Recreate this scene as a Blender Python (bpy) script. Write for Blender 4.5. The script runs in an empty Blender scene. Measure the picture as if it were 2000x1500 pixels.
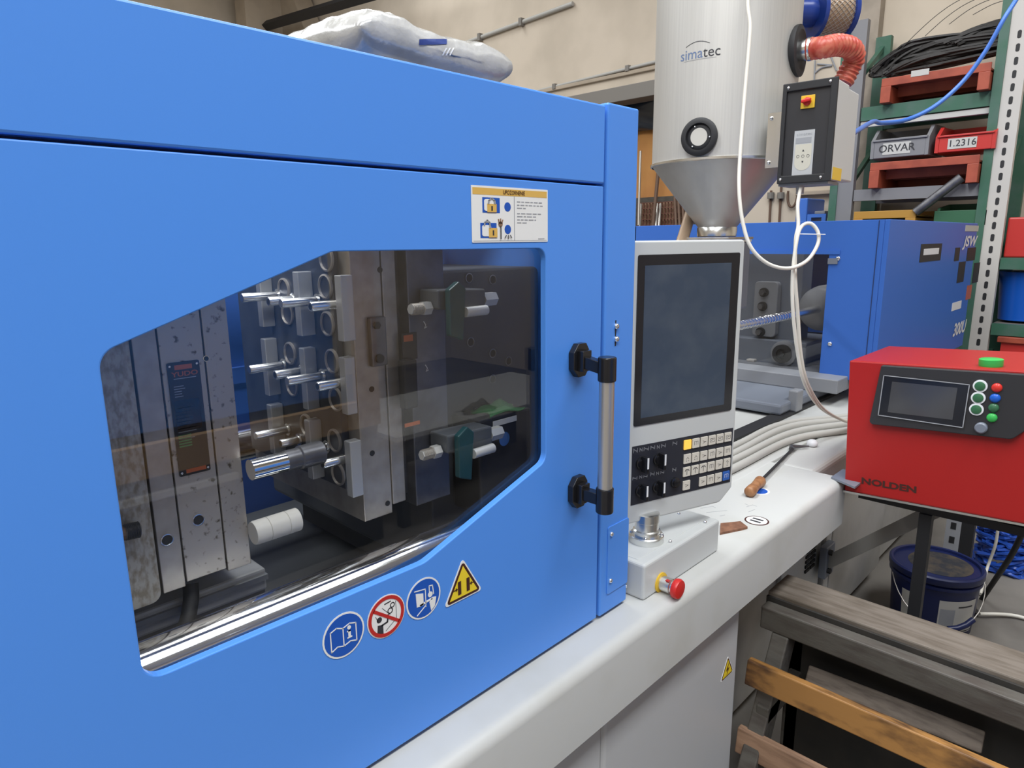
import bpy, bmesh, math, random
import numpy as np
from mathutils import Vector, Matrix
random.seed(7)
S = bpy.context.scene
COL = S.collection

# ---------------------------------------------------------------- camera
FPX = 1319.186                                   # focal length in pixels of the 2000 x 1500 frame
CM = np.array([[0.69706927, -0.71692178, -0.01084423],      # rows: image right, image down, view direction
               [-0.15624756, -0.13712523, -0.97815304],
               [0.6997722, 0.68353481, -0.20760306]])
CP = np.array([0.0, -0.70, 1.50])
cam_data = bpy.data.cameras.new('camera')
cam = bpy.data.objects.new('camera', cam_data)
COL.objects.link(cam)
cam_data.sensor_width = 36.0
cam_data.lens = 36.0 * FPX / 2000.0
cam_data.clip_start = 0.02
r_, d_, f_ = CM
cam.matrix_world = Matrix(((r_[0], -d_[0], -f_[0], CP[0]), (r_[1], -d_[1], -f_[1], CP[1]), (r_[2], -d_[2], -f_[2], CP[2]), (0, 0, 0, 1)))
S.camera = cam

# ---------------------------------------------------------------- world, skylights, exposure
S.view_settings.view_transform = 'Standard'
S.view_settings.look = 'None'
S.view_settings.gamma = 1.0
S.view_settings.use_curve_mapping = False
S.view_settings.exposure = 0.0
w = bpy.data.worlds.new('workshop_world')
S.world = w
w.use_nodes = True
w.node_tree.nodes['Background'].inputs[0].default_value = (0.85, 0.92, 1.0, 1)
w.node_tree.nodes['Background'].inputs[1].default_value = 0.5

CEIL = 5.6
def skylight(name, x, y, sx, sy, power, col=(0.94, 0.97, 1.0)):
    l = bpy.data.lights.new(name, 'AREA')
    l.shape = 'RECTANGLE'
    l.size = sx; l.size_y = sy; l.energy = power; l.color = col
    o = bpy.data.objects.new(name, l); COL.objects.link(o)
    o.location = (x, y, CEIL - 0.16)
    return o
skylight('skylight_lamp', -0.6, -2.1, 7.5, 1.1, 430)
skylight('skylight_lamp', -0.3, 1.0, 7.5, 1.2, 350)
skylight('skylight_lamp', 0.5, 5.5, 9.0, 1.1, 310)

# ---------------------------------------------------------------- pixel helpers (2000 x 1500 frame)
def ray(x, y):
    return CM.T @ np.array([(x - 1000) / FPX, (y - 750) / FPX, 1.0])
def PX(x, y, v):
    d = ray(x, y); return CP + d * ((v - CP[0]) / d[0])
def PY(x, y, v):
    d = ray(x, y); return CP + d * ((v - CP[1]) / d[1])
def PZ(x, y, v):
    d = ray(x, y); return CP + d * ((v - CP[2]) / d[2])
def PD(x, y, v):
    return CP + ray(x, y) * v
def PCYL(x, y, cx, cy, r):
    d = ray(x, y); a = d[0]**2 + d[1]**2
    ox, oy = CP[0] - cx, CP[1] - cy
    b = ox * d[0] + oy * d[1]; c = ox**2 + oy**2 - r * r
    return CP + d * ((-b - math.sqrt(max(b * b - a * c, 0))) / a)
def V(*a): return np.array(a, float)
def nrm(a): a = np.array(a, float); return a / np.linalg.norm(a)

# ---------------------------------------------------------------- materials
def material(name, col, rough=0.5, metal=0.0, col2=None, scale=20.0, detail=4.0, mixlo=0.4, mixhi=0.65, bump=0.0, bscale=None, stretch=None, spec=None, coat=0.0, emit=None):
    m = bpy.data.materials.new(name); m.use_nodes = True
    nt = m.node_tree; n = nt.nodes; L = nt.links
    b = n['Principled BSDF']
    b.inputs['Base Color'].default_value = (*col, 1)
    b.inputs['Roughness'].default_value = rough
    b.inputs['Metallic'].default_value = metal
    if spec is not None: b.inputs['Specular IOR Level'].default_value = spec
    if coat: b.inputs['Coat Weight'].default_value = coat; b.inputs['Coat Roughness'].default_value = 0.12
    if emit:
        b.inputs['Emission Color'].default_value = (*emit[0], 1); b.inputs['Emission Strength'].default_value = emit[1]
    if col2 is not None or bump:
        tc = n.new('ShaderNodeTexCoord'); src = tc.outputs['Object']
        if stretch:
            mp = n.new('ShaderNodeMapping'); mp.inputs['Scale'].default_value = stretch
            L.new(src, mp.inputs['Vector']); src = mp.outputs['Vector']
        if col2 is not None:
            no = n.new('ShaderNodeTexNoise'); no.inputs['Scale'].default_value = scale; no.inputs['Detail'].default_value = detail
            L.new(src, no.inputs['Vector'])
            cr = n.new('ShaderNodeValToRGB')
            cr.color_ramp.elements[0].position = mixlo; cr.color_ramp.elements[0].color = (*col, 1)
            cr.color_ramp.elements[1].position = mixhi; cr.color_ramp.elements[1].color = (*col2, 1)
            L.new(no.outputs['Fac'], cr.inputs['Fac']); L.new(cr.outputs['Color'], b.inputs['Base Color'])
        if bump:
            nb = n.new('ShaderNodeTexNoise'); nb.inputs['Scale'].default_value = bscale or scale; nb.inputs['Detail'].default_value = 3
            L.new(src, nb.inputs['Vector'])
            bp = n.new('ShaderNodeBump'); bp.inputs['Strength'].default_value = bump; bp.inputs['Distance'].default_value = 0.002
            L.new(nb.outputs['Fac'], bp.inputs['Height']); L.new(bp.outputs['Normal'], b.inputs['Normal'])
    return m
def srgb(r, g, b):
    f = lambda c: (c / 255 / 12.92) if c / 255 <= 0.04045 else ((c / 255 + 0.055) / 1.055) ** 2.4
    return (f(r), f(g), f(b))
def pane_material(name, tint, rough=0.0, refl=1.0):
    # a thin clear sheet: tinted transmission plus Fresnel reflection, the same from both sides
    m = bpy.data.materials.new(name); m.use_nodes = True
    nt = m.node_tree; n = nt.nodes; L = nt.links
    n.remove(n['Principled BSDF'])
    out = n['Material Output']
    tr = n.new('ShaderNodeBsdfTransparent'); tr.inputs[0].default_value = (*tint, 1)
    gl = n.new('ShaderNodeBsdfGlossy'); gl.inputs['Roughness'].default_value = rough
    lw = n.new('ShaderNodeLayerWeight'); lw.inputs['Blend'].default_value = 0.5
    pw = n.new('ShaderNodeMath'); pw.operation = 'POWER'; pw.inputs[1].default_value = 5
    ma = n.new('ShaderNodeMath'); ma.operation = 'MULTIPLY_ADD'; ma.inputs[1].default_value = 0.95 * refl; ma.inputs[2].default_value = 0.05 * refl
    mx = n.new('ShaderNodeMixShader')
    L.new(lw.outputs['Facing'], pw.inputs[0]); L.new(pw.outputs[0], ma.inputs[0]); L.new(ma.outputs[0], mx.inputs[0])
    L.new(tr.outputs[0], mx.inputs[1]); L.new(gl.outputs[0], mx.inputs[2]); L.new(mx.outputs[0], out.inputs['Surface'])
    return m

M = {}
M['blue'] = material('blue_paint', (0.080, 0.270, 0.77), 0.38, bump=0.02, bscale=900, spec=0.4)
M['blue_shaded'] = material('shaded_blue_paint', (0.050, 0.15, 0.52), 0.42, spec=0.15)  # darker copy of the door blue; the dimmer light is put into the colour
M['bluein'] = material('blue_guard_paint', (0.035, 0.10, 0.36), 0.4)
M['seam'] = material('dark_seam_rubber', (0.012, 0.03, 0.11), 0.6)
M['white'] = material('white_machine_paint', (0.55, 0.565, 0.555), 0.42, bump=0.02, bscale=700)
M['ivory'] = material('worn_white_bed_paint', (0.52, 0.525, 0.505), 0.45, col2=(0.47, 0.47, 0.435), scale=6, mixlo=0.5, mixhi=0.75, bump=0.02, bscale=700)
M['skirt'] = material('grey_skirt_paint', (0.46, 0.465, 0.465), 0.45)
M['basegrey'] = material('grey_base_paint', (0.42, 0.41, 0.39), 0.5, col2=(0.32, 0.31, 0.29), scale=5)
M['pane'] = pane_material('tinted_polycarbonate', (0.97, 0.975, 0.98))
M['pane2'] = pane_material('smoked_cover_sheet', (0.84, 0.84, 0.84), refl=0.6)
M['steel'] = material('ground_mould_steel', (0.46, 0.425, 0.38), 0.42, 0.6, col2=(0.35, 0.315, 0.27), scale=35, detail=8, mixlo=0.35, mixhi=0.7, bump=0.05, bscale=260)
M['steelspot'] = material('spotted_mould_steel', (0.47, 0.43, 0.375), 0.42, 0.55, col2=(0.11, 0.09, 0.06), scale=110, detail=6, mixlo=0.60, mixhi=0.72, bump=0.05, bscale=200)
M['steeldark'] = material('dark_mould_steel', (0.20, 0.20, 0.21), 0.4, 0.8, col2=(0.12, 0.12, 0.13), scale=18)
M['platen'] = material('machined_platen_iron', (0.44, 0.41, 0.35), 0.5, 0.45, col2=(0.27, 0.23, 0.17), scale=150, detail=4, mixlo=0.42, mixhi=0.62, stretch=(1, 1, 0.5), bump=0.08, bscale=140)
M['platendark'] = material('dark_grey_platen_paint', (0.075, 0.08, 0.085), 0.45)
M['cavity'] = material('dark_blued_cavity_steel', (0.075, 0.08, 0.09), 0.4, 0.3, col2=(0.05, 0.052, 0.06), scale=18)
M['chrome'] = material('hard_chrome', (0.86, 0.87, 0.88), 0.09, 1.0)
M['satin'] = material('satin_steel', (0.74, 0.74, 0.72), 0.25, 1.0)
M['brushed'] = material('brushed_stainless_sheet', (0.57, 0.56, 0.53), 0.48, 0.5, col2=(0.53, 0.52, 0.495), scale=4, stretch=(60, 60, 0.5), bump=0.03, bscale=30)
M['cone'] = material('dull_spun_steel', (0.52, 0.52, 0.52), 0.42, 0.7, col2=(0.45, 0.45, 0.45), scale=9, stretch=(1, 1, 0.3))
M['whitegrey'] = material('light_grey_box_paint', (0.52, 0.52, 0.50), 0.5)
M['padgrey'] = material('silver_keypad_foil', (0.45, 0.46, 0.47), 0.4)
M['padcream'] = material('cream_keypad_foil', (0.55, 0.53, 0.45), 0.45)
M['logoblue'] = material('slate_blue_print', (0.12, 0.18, 0.32), 0.5)
M['display2'] = material('unlit_display_glass', (0.05, 0.05, 0.055), 0.12, spec=0.7)
M['alu'] = material('satin_aluminium_tube', (0.62, 0.60, 0.56), 0.38, 0.9, bump=0.03, bscale=60, stretch=(40, 40, 1))
M['black'] = material('black_plastic', (0.012, 0.012, 0.014), 0.22)
M['blackmatte'] = material('matte_black', (0.016, 0.016, 0.018), 0.6)
M['charcoal'] = material('charcoal_front_panel', (0.024, 0.0235, 0.026), 0.45)
M['screen'] = material('dark_screen_reflection', (0.038, 0.058, 0.092), 0.2, col2=(0.065, 0.085, 0.115), scale=14, detail=8, mixlo=0.45, mixhi=0.8, spec=0.5)  # bluish tone puts the reflected room into the base colour
M['bezel'] = material('black_screen_border', (0.010, 0.011, 0.016), 0.15)
M['keypad'] = material('dark_keypad_foil', (0.022, 0.024, 0.034), 0.35)
M['key'] = material('cream_key_cap', (0.66, 0.62, 0.54), 0.5)
M['keyon'] = material('lit_amber_key_cap', (0.85, 0.50, 0.08), 0.4, emit=((1.0, 0.55, 0.08), 0.55))
M['keyblue'] = material('blue_key_cap', (0.03, 0.12, 0.45), 0.4)
M['ink'] = material('dark_print', (0.03, 0.03, 0.035), 0.6)
M['inkgrey'] = material('grey_print', (0.30, 0.31, 0.33), 0.6)
M['inkwhite'] = material('white_print', (0.75, 0.76, 0.78), 0.5)
M['signwhite'] = material('white_sticker_film', (0.78, 0.78, 0.76), 0.4)
M['signblue'] = material('mandatory_blue_film', (0.008, 0.085, 0.44), 0.4)
M['signred'] = material('prohibition_red_film', (0.48, 0.022, 0.018), 0.4)
M['signyellow'] = material('warning_yellow_film', (0.80, 0.60, 0.03), 0.4)
M['signamber'] = material('amber_header_film', (0.68, 0.42, 0.10), 0.4)
M['signbrown'] = material('dark_brown_print', (0.05, 0.012, 0.008), 0.5)
M['estop'] = material('emergency_stop_red', (0.62, 0.022, 0.020), 0.35)
M['yellow'] = material('signal_yellow', (0.72, 0.46, 0.03), 0.45)
M['red'] = material('red_powder_coat', (0.36, 0.013, 0.012), 0.38, bump=0.03, bscale=600, spec=0.35)
M['green'] = material('green_button_cap', (0.04, 0.42, 0.08), 0.35)
M['greendk'] = material('dark_green_button_cap', (0.035, 0.13, 0.06), 0.3)
M['bluebtn'] = material('blue_button_cap', (0.01, 0.10, 0.50), 0.3)
M['redbtn'] = material('red_button_cap', (0.60, 0.03, 0.02), 0.3)
M['hose'] = material('red_silicone_hose', (0.46, 0.065, 0.045), 0.4, col2=(0.55, 0.16, 0.10), scale=50)
M['filterblue'] = material('blue_filter_rim', (0.015, 0.045, 0.25), 0.3)
M['mesh'] = material('tan_filter_mesh', (0.42, 0.30, 0.20), 0.5, 0.3)
M['wirewhite'] = material('white_cable_sheath', (0.70, 0.67, 0.60), 0.5)
M['conduit'] = material('grey_conduit_sheath', (0.42, 0.41, 0.38), 0.55)
M['greypaint'] = material('blue_grey_cast_paint', (0.17, 0.19, 0.23), 0.4)
M['greypaint2'] = material('light_grey_cast_paint', (0.24, 0.25, 0.27), 0.45)
M['wood'] = material('worn_golden_pine', (0.32, 0.155, 0.042), 0.5, col2=(0.05, 0.022, 0.010), scale=9, detail=9, mixlo=0.46, mixhi=0.66, stretch=(5, 0.9, 2.2), bump=0.15, bscale=40)
M['woodgrey'] = material('weathered_grey_plank', (0.16, 0.135, 0.11), 0.75, col2=(0.10, 0.08, 0.06), scale=12, detail=6, stretch=(5, 0.7, 5), bump=0.2, bscale=40)
M['woodpale'] = material('grey_brown_split_plank', (0.20, 0.16, 0.125), 0.75, col2=(0.11, 0.085, 0.065), scale=14, detail=7, stretch=(6, 1, 6), bump=0.25, bscale=40)
M['wooddark'] = material('dark_oiled_timber', (0.085, 0.078, 0.066), 0.6, col2=(0.06, 0.05, 0.042), scale=14, detail=7, stretch=(4, 0.8, 4), bump=0.2, bscale=50)
M['blackwood_shade'] = material('black_timber_and_shade', (0.022, 0.021, 0.019), 0.6, col2=(0.035, 0.03, 0.025), scale=10)  # near-black timber; also colours the sheet that darkens the floor below the steps
M['woodtan'] = material('pinkish_raw_plank', (0.33, 0.20, 0.125), 0.7, col2=(0.20, 0.115, 0.07), scale=9, detail=6, stretch=(5, 0.8, 5), bump=0.15, bscale=40)
M['handlewood'] = material('brown_tool_handle', (0.36, 0.17, 0.07), 0.5, col2=(0.24, 0.10, 0.04), scale=60)
M['leather'] = material('brown_board_scrap', (0.22, 0.10, 0.055), 0.7, col2=(0.15, 0.065, 0.035), scale=70)
M['bucket'] = material('navy_bucket_plastic', (0.005, 0.012, 0.075), 0.35)
M['grime'] = material('dried_brown_sediment', (0.07, 0.055, 0.04), 0.8, col2=(0.02, 0.022, 0.03), scale=22, mixlo=0.4, mixhi=0.6, bump=0.4, bscale=60)
M['paper'] = material('soiled_paper_label', (0.50, 0.49, 0.46), 0.7)
M['concrete'] = material('stained_concrete_floor', (0.20, 0.185, 0.165), 0.75, col2=(0.12, 0.11, 0.10), scale=2.5, detail=8, bump=0.2, bscale=60)
M['plaster'] = material('cream_wall_plaster', (0.60, 0.52, 0.42), 0.85, col2=(0.52, 0.45, 0.36), scale=2.0, detail=7, bump=0.15, bscale=30)
M['plaster2'] = material('tan_pillar_plaster', (0.38, 0.325, 0.265), 0.85, col2=(0.30, 0.26, 0.21), scale=8, detail=6)
M['ceiling'] = material('pale_ceiling_board', (0.60, 0.58, 0.54), 0.9)
M['conc2'] = material('tan_concrete_beam', (0.42, 0.35, 0.27), 0.85, col2=(0.36, 0.30, 0.23), scale=3)
M['lintel'] = material('grey_brown_lintel_steel', (0.20, 0.185, 0.165), 0.6)
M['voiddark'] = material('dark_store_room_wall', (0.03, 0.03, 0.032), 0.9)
M['orange'] = material('orange_plywood_sheet', (0.50, 0.235, 0.065), 0.7, col2=(0.40, 0.17, 0.05), scale=2.2)
M['film'] = material('dark_plastic_film', (0.03, 0.04, 0.055), 0.2, spec=0.7)
M['rust'] = material('rusty_steel_rod', (0.16, 0.10, 0.07), 0.7, 0.3)
M['rod'] = material('pale_steel_rod', (0.48, 0.45, 0.41), 0.4, 0.6)
M['wiremesh'] = material('red_brown_mesh_wire', (0.15, 0.06, 0.04), 0.6)
M['bag'] = material('cloudy_pellet_sack_film', (0.47, 0.465, 0.445), 0.25, col2=(0.37, 0.365, 0.345), scale=14, detail=5, bump=1.0, bscale=45, coat=0.6)
M['rackgreen'] = material('green_rack_paint', (0.035, 0.12, 0.075), 0.5, col2=(0.06, 0.13, 0.10), scale=9)
M['rackwhite'] = material('pale_rack_upright_paint', (0.52, 0.50, 0.47), 0.5)
M['trayred'] = material('orange_red_tray_paint', (0.38, 0.075, 0.038), 0.5, col2=(0.28, 0.05, 0.026), scale=10)
M['binred'] = material('red_bin_plastic', (0.50, 0.03, 0.025), 0.4)
M['bingrey'] = material('grey_bin_plastic', (0.20, 0.20, 0.21), 0.5)
M['bingreen'] = material('green_bin_plastic', (0.03, 0.12, 0.06), 0.5)
M['trayyellow'] = material('ochre_tray_paint', (0.42, 0.22, 0.035), 0.5)
M['wiredark'] = material('dark_wire_rod', (0.045, 0.043, 0.042), 0.55, 0.4)
M['bluehose'] = material('blue_air_hose', (0.05, 0.16, 0.55), 0.35)
M['rag'] = material('grey_cloth_rag', (0.26, 0.24, 0.21), 0.9)
M['raggreen'] = material('green_cloth_rag', (0.02, 0.15, 0.04), 0.9)
M['pipewhite'] = material('pale_hose_sleeve', (0.56, 0.54, 0.49), 0.5)
M['tag'] = material('dark_maker_plate', (0.022, 0.02, 0.018), 0.35)
M['tagorange'] = material('orange_plate_print', (0.45, 0.11, 0.035), 0.45)
M['bluewrap'] = material('crinkled_blue_wrap', (0.02, 0.08, 0.42), 0.3, bump=0.6, bscale=60)
M['brownboard'] = material('brown_pallet_board', (0.56, 0.35, 0.16), 0.7, col2=(0.46, 0.27, 0.11), scale=5)
M['lamp'] = material('skylight_panel', (0.9, 0.9, 0.9), 0.5, emit=((1.0, 0.98, 0.95), 6.0))
M['bracegrey'] = material('grey_brace_steel', (0.36, 0.35, 0.33), 0.5, 0.3)
M['sackblue'] = material('navy_sack_print', (0.02, 0.045, 0.20), 0.4)
M['led'] = material('green_digit_print', (0.05, 0.25, 0.10), 0.5)

# ---------------------------------------------------------------- mesh builder
def basis(axis):
    a = nrm(axis)
    h = V(0, 0, 1) if abs(a[2]) < 0.9 else V(1, 0, 0)
    u = nrm(np.cross(h, a)); v = np.cross(a, u)
    return u, v, a
class MB:
    def __init__(s): s.v = []; s.f = []
    def add(s, vs, fs):
        o = len(s.v); s.v += [tuple(map(float, p)) for p in vs]; s.f += [tuple(i + o for i in f) for f in fs]; return s
    def box(s, x0, x1, y0, y1, z0, z1):
        return s.obox(V(x0, y0, z0), V(x1 - x0, 0, 0), V(0, y1 - y0, 0), V(0, 0, z1 - z0))
    def obox(s, o, a, b, c):
        o = np.array(o, float)
        if np.dot(np.cross(a, b), c) < 0: o = o + c; c = -np.array(c, float)
        vs = [o, o + a, o + a + b, o + b, o + c, o + a + c, o + a + b + c, o + b + c]
        return s.add(vs, [(3, 2, 1, 0), (4, 5, 6, 7), (0, 1, 5, 4), (1, 2, 6, 5), (2, 3, 7, 6), (3, 0, 4, 7)])
    def cyl(s, p0, p1, r0, r1=None, n=24):
        r1 = r0 if r1 is None else r1
        p0 = np.array(p0, float); p1 = np.array(p1, float); u, v, a = basis(p1 - p0)
        vs = []
        for p, r in ((p0, r0), (p1, r1)):
            for i in range(n):
                t = 2 * math.pi * i / n; vs.append(p + (u * math.cos(t) + v * math.sin(t)) * r)
        fs = [(i, (i + 1) % n, n + (i + 1) % n, n + i) for i in range(n)]
        fs += [tuple(range(n - 1, -1, -1)), tuple(range(n, 2 * n))]
        return s.add(vs, fs)
    def lathe(s, prof, base, axis=(0, 0, 1), n=40, cap=True):
        base = np.array(base, float); u, v, a = basis(axis); vs = []; k = len(prof)
        for r, h in prof:
            for i in range(n):
                t = 2 * math.pi * i / n; vs.append(base + a * h + (u * math.cos(t) + v * math.sin(t)) * r)
        fs = []
        for j in range(k - 1):
            for i in range(n):
                fs.append((j * n + i, j * n + (i + 1) % n, (j + 1) * n + (i + 1) % n, (j + 1) * n + i))
        if cap:
            fs += [tuple(range(n - 1, -1, -1)), tuple(range((k - 1) * n, k * n))]
        return s.add(vs, fs)
    def tube(s, path, r, n=10, cap=True, flat=1.0):
        P = [np.array(p, float) for p in path]; k = len(P)
        rr = r if hasattr(r, '__len__') else [r] * k
        T = [nrm(P[min(i + 1, k - 1)] - P[max(i - 1, 0)]) for i in range(k)]
        u, v, _ = basis(T[0]); vs = []
        for i in range(k):
            u = nrm(u - T[i] * np.dot(u, T[i])); v = np.cross(T[i], u)
            for j in range(n):
                t = 2 * math.pi * j / n; vs.append(P[i] + (u * math.cos(t) + v * math.sin(t) * flat) * rr[i])
        fs = [(i * n + j, i * n + (j + 1) % n, (i + 1) * n + (j + 1) % n, (i + 1) * n + j) for i in range(k - 1) for j in range(n)]
        if cap: fs += [tuple(range(n - 1, -1, -1)), tuple(range((k - 1) * n, k * n))]
        return s.add(vs, fs)
    def prism(s, poly, o, u, v, d):
        # polygon (2D) in the plane o,u,v, extruded along d
        o = np.array(o, float); u = np.array(u, float); v = np.array(v, float); d = np.array(d, float); n = len(poly)
        ar = sum(poly[i][0] * poly[(i + 1) % n][1] - poly[(i + 1) % n][0] * poly[i][1] for i in range(n))
        if (ar > 0) == (np.dot(np.cross(u, v), d) < 0): poly = poly[::-1]
        a = [o + u * p[0] + v * p[1] for p in poly]
        return s.add(a + [p + d for p in a], [tuple(range(n - 1, -1, -1)), tuple(range(n, 2 * n))] + [(i, (i + 1) % n, n + (i + 1) % n, n + i) for i in range(n)])
    def holed(s, outer, holes, o, u, v, d):
        # flat sheet with holes, thickness d
        o = np.array(o, float); u = np.array(u, float); v = np.array(v, float); d = np.array(d, float)
        bm = bmesh.new(); loops = []
        for lp in [outer] + holes:
            vs = [bm.verts.new((p[0], p[1], 0)) for p in lp]
            for i in range(len(vs)): bm.edges.new((vs[i], vs[(i + 1) % len(vs)]))
        bmesh.ops.triangle_fill(bm, use_beauty=True, use_dissolve=False, edges=bm.edges[:])
        bm.verts.index_update()
        P = [o + u * q.co.x + v * q.co.y for q in bm.verts]; k = len(P)
        F = []
        side = np.dot(np.cross(u, v), d)
        for f in bm.faces:
            ids = [q.index for q in f.verts]
            up = f.normal.z > 0
            if up == (side > 0): F.append(tuple(i + k for i in ids)); F.append(tuple(reversed(ids)))
            else: F.append(tuple(i + k for i in reversed(ids))); F.append(tuple(ids))
        for e in bm.edges:
            if len(e.link_faces) == 1:
                a, b = e.verts[0].index, e.verts[1].index; F.append((a, b, b + k, a + k))
        bm.free()
        return s.add(P + [p + d for p in P], F)
    def build(s, name, mat, parent=None, bevel=0.0, smooth=None, seg=2, label=None, category=None, group=None, kind=None, loc=None):
        me = bpy.data.meshes.new(name)
        pts = np.array(s.v)
        if parent is None:
            org = np.array(loc, float) if loc is not None else V((pts[:, 0].min() + pts[:, 0].max()) / 2, (pts[:, 1].min() + pts[:, 1].max()) / 2, pts[:, 2].min())
        else:
            r = parent
            while r.parent: r = r.parent
            org = V(*r.location)
        me.from_pydata([tuple(p - org) for p in pts], [], s.f)
        bm = bmesh.new(); bm.from_mesh(me); bmesh.ops.recalc_face_normals(bm, faces=bm.faces[:]); bm.to_mesh(me); bm.free()
        me.materials.append(M[mat] if isinstance(mat, str) else mat)
        if smooth:
            for p in me.polygons: p.use_smooth = True
            me.set_sharp_from_angle(angle=math.radians(smooth))
        ob = bpy.data.objects.new(name, me); COL.objects.link(ob)
        if parent is None: ob.location = tuple(org)
        else: ob.parent = parent
        if bevel:
            b = ob.modifiers.new('bevel', 'BEVEL'); b.width = bevel; b.segments = seg; b.limit_method = 'ANGLE'; b.angle_limit = math.radians(35)
        tag(ob, label, category, group, kind)
        return ob
def tag(o, label=None, category=None, group=None, kind=None):
    if label: o['label'] = label
    if category: o['category'] = category
    if group: o['group'] = group
    if kind: o['kind'] = kind
    return o
def thing(name, loc, label, category, group=None):
    o = bpy.data.objects.new(name, None); COL.objects.link(o); o.location = tuple(map(float, loc)); o.empty_display_size = 0.05
    return tag(o, label, category, group)
def struct(name, parent=None): return None
def rpoly(pts, r, n=6):
    out = []; k = len(pts); rr = r if hasattr(r, '__len__') else [r] * k
    for i in range(k):
        p = np.array(pts[i], float); a = np.array(pts[i - 1], float); b = np.array(pts[(i + 1) % k], float)
        da = nrm(a - p); db = nrm(b - p); ang = math.acos(max(-1, min(1, float(np.dot(da, db)))))
        t = min(rr[i] / math.tan(ang / 2), 0.48 * min(np.linalg.norm(a - p), np.linalg.norm(b - p)))
        if t < 1e-6: out.append(tuple(p)); continue
        rad = t * math.tan(ang / 2); c = p + nrm(da + db) * (rad / math.sin(ang / 2))
        s0 = p + da * t - c; s1 = p + db * t - c
        a0 = math.atan2(s0[1], s0[0]); a1 = math.atan2(s1[1], s1[0]); da_ = (a1 - a0 + math.pi) % (2 * math.pi) - math.pi
        for j in range(n + 1):
            q = a0 + da_ * j / n; out.append((c[0] + rad * math.cos(q), c[1] + rad * math.sin(q)))
    return out
def circle(cx, cy, r, n=32, ry=None):
    return [(cx + r * math.cos(2 * math.pi * i / n), cy + (ry or r) * math.sin(2 * math.pi * i / n)) for i in range(n)]
def rect(x0, x1, y0, y1): return [(x0, y0), (x1, y0), (x1, y1), (x0, y1)]
def smooth_path(pts, k=8):
    P = [np.array(p, float) for p in pts]; out = []
    for i in range(len(P) - 1):
        p0 = P[max(i - 1, 0)]; p1 = P[i]; p2 = P[i + 1]; p3 = P[min(i + 2, len(P) - 1)]
        for j in range(k):
            t = j / k
            out.append(0.5 * (2 * p1 + (p2 - p0) * t + (2 * p0 - 5 * p1 + 4 * p2 - p3) * t * t + (3 * p1 - p0 - 3 * p2 + p3) * t ** 3))
    out.append(P[-1]); return out
_tc = {}
def text2d(body, size, shear=0.0, bold=0.0, spacing=1.0):
    key = (body, shear, bold, spacing)
    if key not in _tc:
        c = bpy.data.curves.new('lettering', 'FONT'); c.body = body; c.size = 1.0; c.shear = shear; c.offset = bold; c.space_character = spacing
        c.align_x = 'CENTER'; c.align_y = 'CENTER'; c.resolution_u = 3
        o = bpy.data.objects.new('lettering', c); COL.objects.link(o)
        dg = bpy.context.evaluated_depsgraph_get()
        me = bpy.data.meshes.new_from_object(o.evaluated_get(dg))
        _tc[key] = ([tuple(q.co) for q in me.vertices], [tuple(p.vertices) for p in me.polygons])
        bpy.data.objects.remove(o); bpy.data.curves.remove(c); bpy.data.meshes.remove(me)
    vs, fs = _tc[key]
    return [(a * size, b * size) for a, b, _ in vs], fs
def lettering(mb, body, o, u, v, size, sx=1.0, **kw):
    vs, fs = text2d(body, size, **kw)
    return mb.add([np.array(o) + np.array(u) * (a * sx) + np.array(v) * b for a, b in vs], fs)
def tree(o):
    return [o] + [x for c in o.children for x in tree(c)]
def dup(root, loc, rotz=0.0, label=None, group=None):
    r = root.copy(); COL.objects.link(r); r.location = tuple(map(float, loc)); r.rotation_euler = (0, 0, rotz)
    if label: r['label'] = label
    if group: r['group'] = group
    for ch in list(root.children):
        c = ch.copy(); COL.objects.link(c); c.parent = r
        for g in list(ch.children):
            d = g.copy(); COL.objects.link(d); d.parent = c
    return r
def stroke(pts, w):
    out = []
    for (x0, y0), (x1, y1) in zip(pts[:-1], pts[1:]):
        dx, dy = x1 - x0, y1 - y0; L = math.hypot(dx, dy); nx, ny = -dy / L * w / 2, dx / L * w / 2; ex, ey = dx / L * w * 0.25, dy / L * w * 0.25
        out.append([(x0 + nx - ex, y0 + ny - ey), (x0 - nx - ex, y0 - ny - ey), (x1 - nx + ex, y1 - ny + ey), (x1 + nx + ex, y1 + ny + ey)])
    return out
UX, UY, UZ = V(1, 0, 0), V(0, 1, 0), V(0, 0, 1)

# ================================================================ the setting
MB().box(-6, 7.2, -6, 10, -0.1, 0).build('floor', 'concrete', kind='structure')
MB().box(-6.2, 7.2, -6.2, 10.2, CEIL, CEIL + 0.1).build('ceiling', 'ceiling', kind='structure')
WX = 5.75
wr = MB().holed(rect(-6, 10, 0, CEIL), [rect(2.2, 5.2, 0.02, 2.93)], V(WX, 0, 0), UY, UZ, V(0.15, 0, 0)).build('wall_right', 'plaster', kind='structure', loc=(WX, 0, 0))
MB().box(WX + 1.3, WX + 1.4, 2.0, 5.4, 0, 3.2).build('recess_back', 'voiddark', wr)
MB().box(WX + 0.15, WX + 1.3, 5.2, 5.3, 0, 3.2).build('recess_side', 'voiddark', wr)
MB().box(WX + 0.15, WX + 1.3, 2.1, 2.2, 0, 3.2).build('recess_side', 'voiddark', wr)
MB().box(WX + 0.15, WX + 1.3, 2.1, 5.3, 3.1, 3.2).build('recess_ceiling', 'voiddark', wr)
MB().box(WX - 0.06, WX + 0.16, 2.0, 5.4, 2.80, 2.935).build('lintel', 'lintel', wr, bevel=0.005)
MB().box(WX - 0.03, WX, 2.0, 9.9, 3.03, 3.065).build('wall_ledge', 'conc2', wr, bevel=0.006)
MB().box(-6, WX, 9.8, 10, 0, CEIL).build('wall_back', 'plaster', kind='structure')
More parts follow.
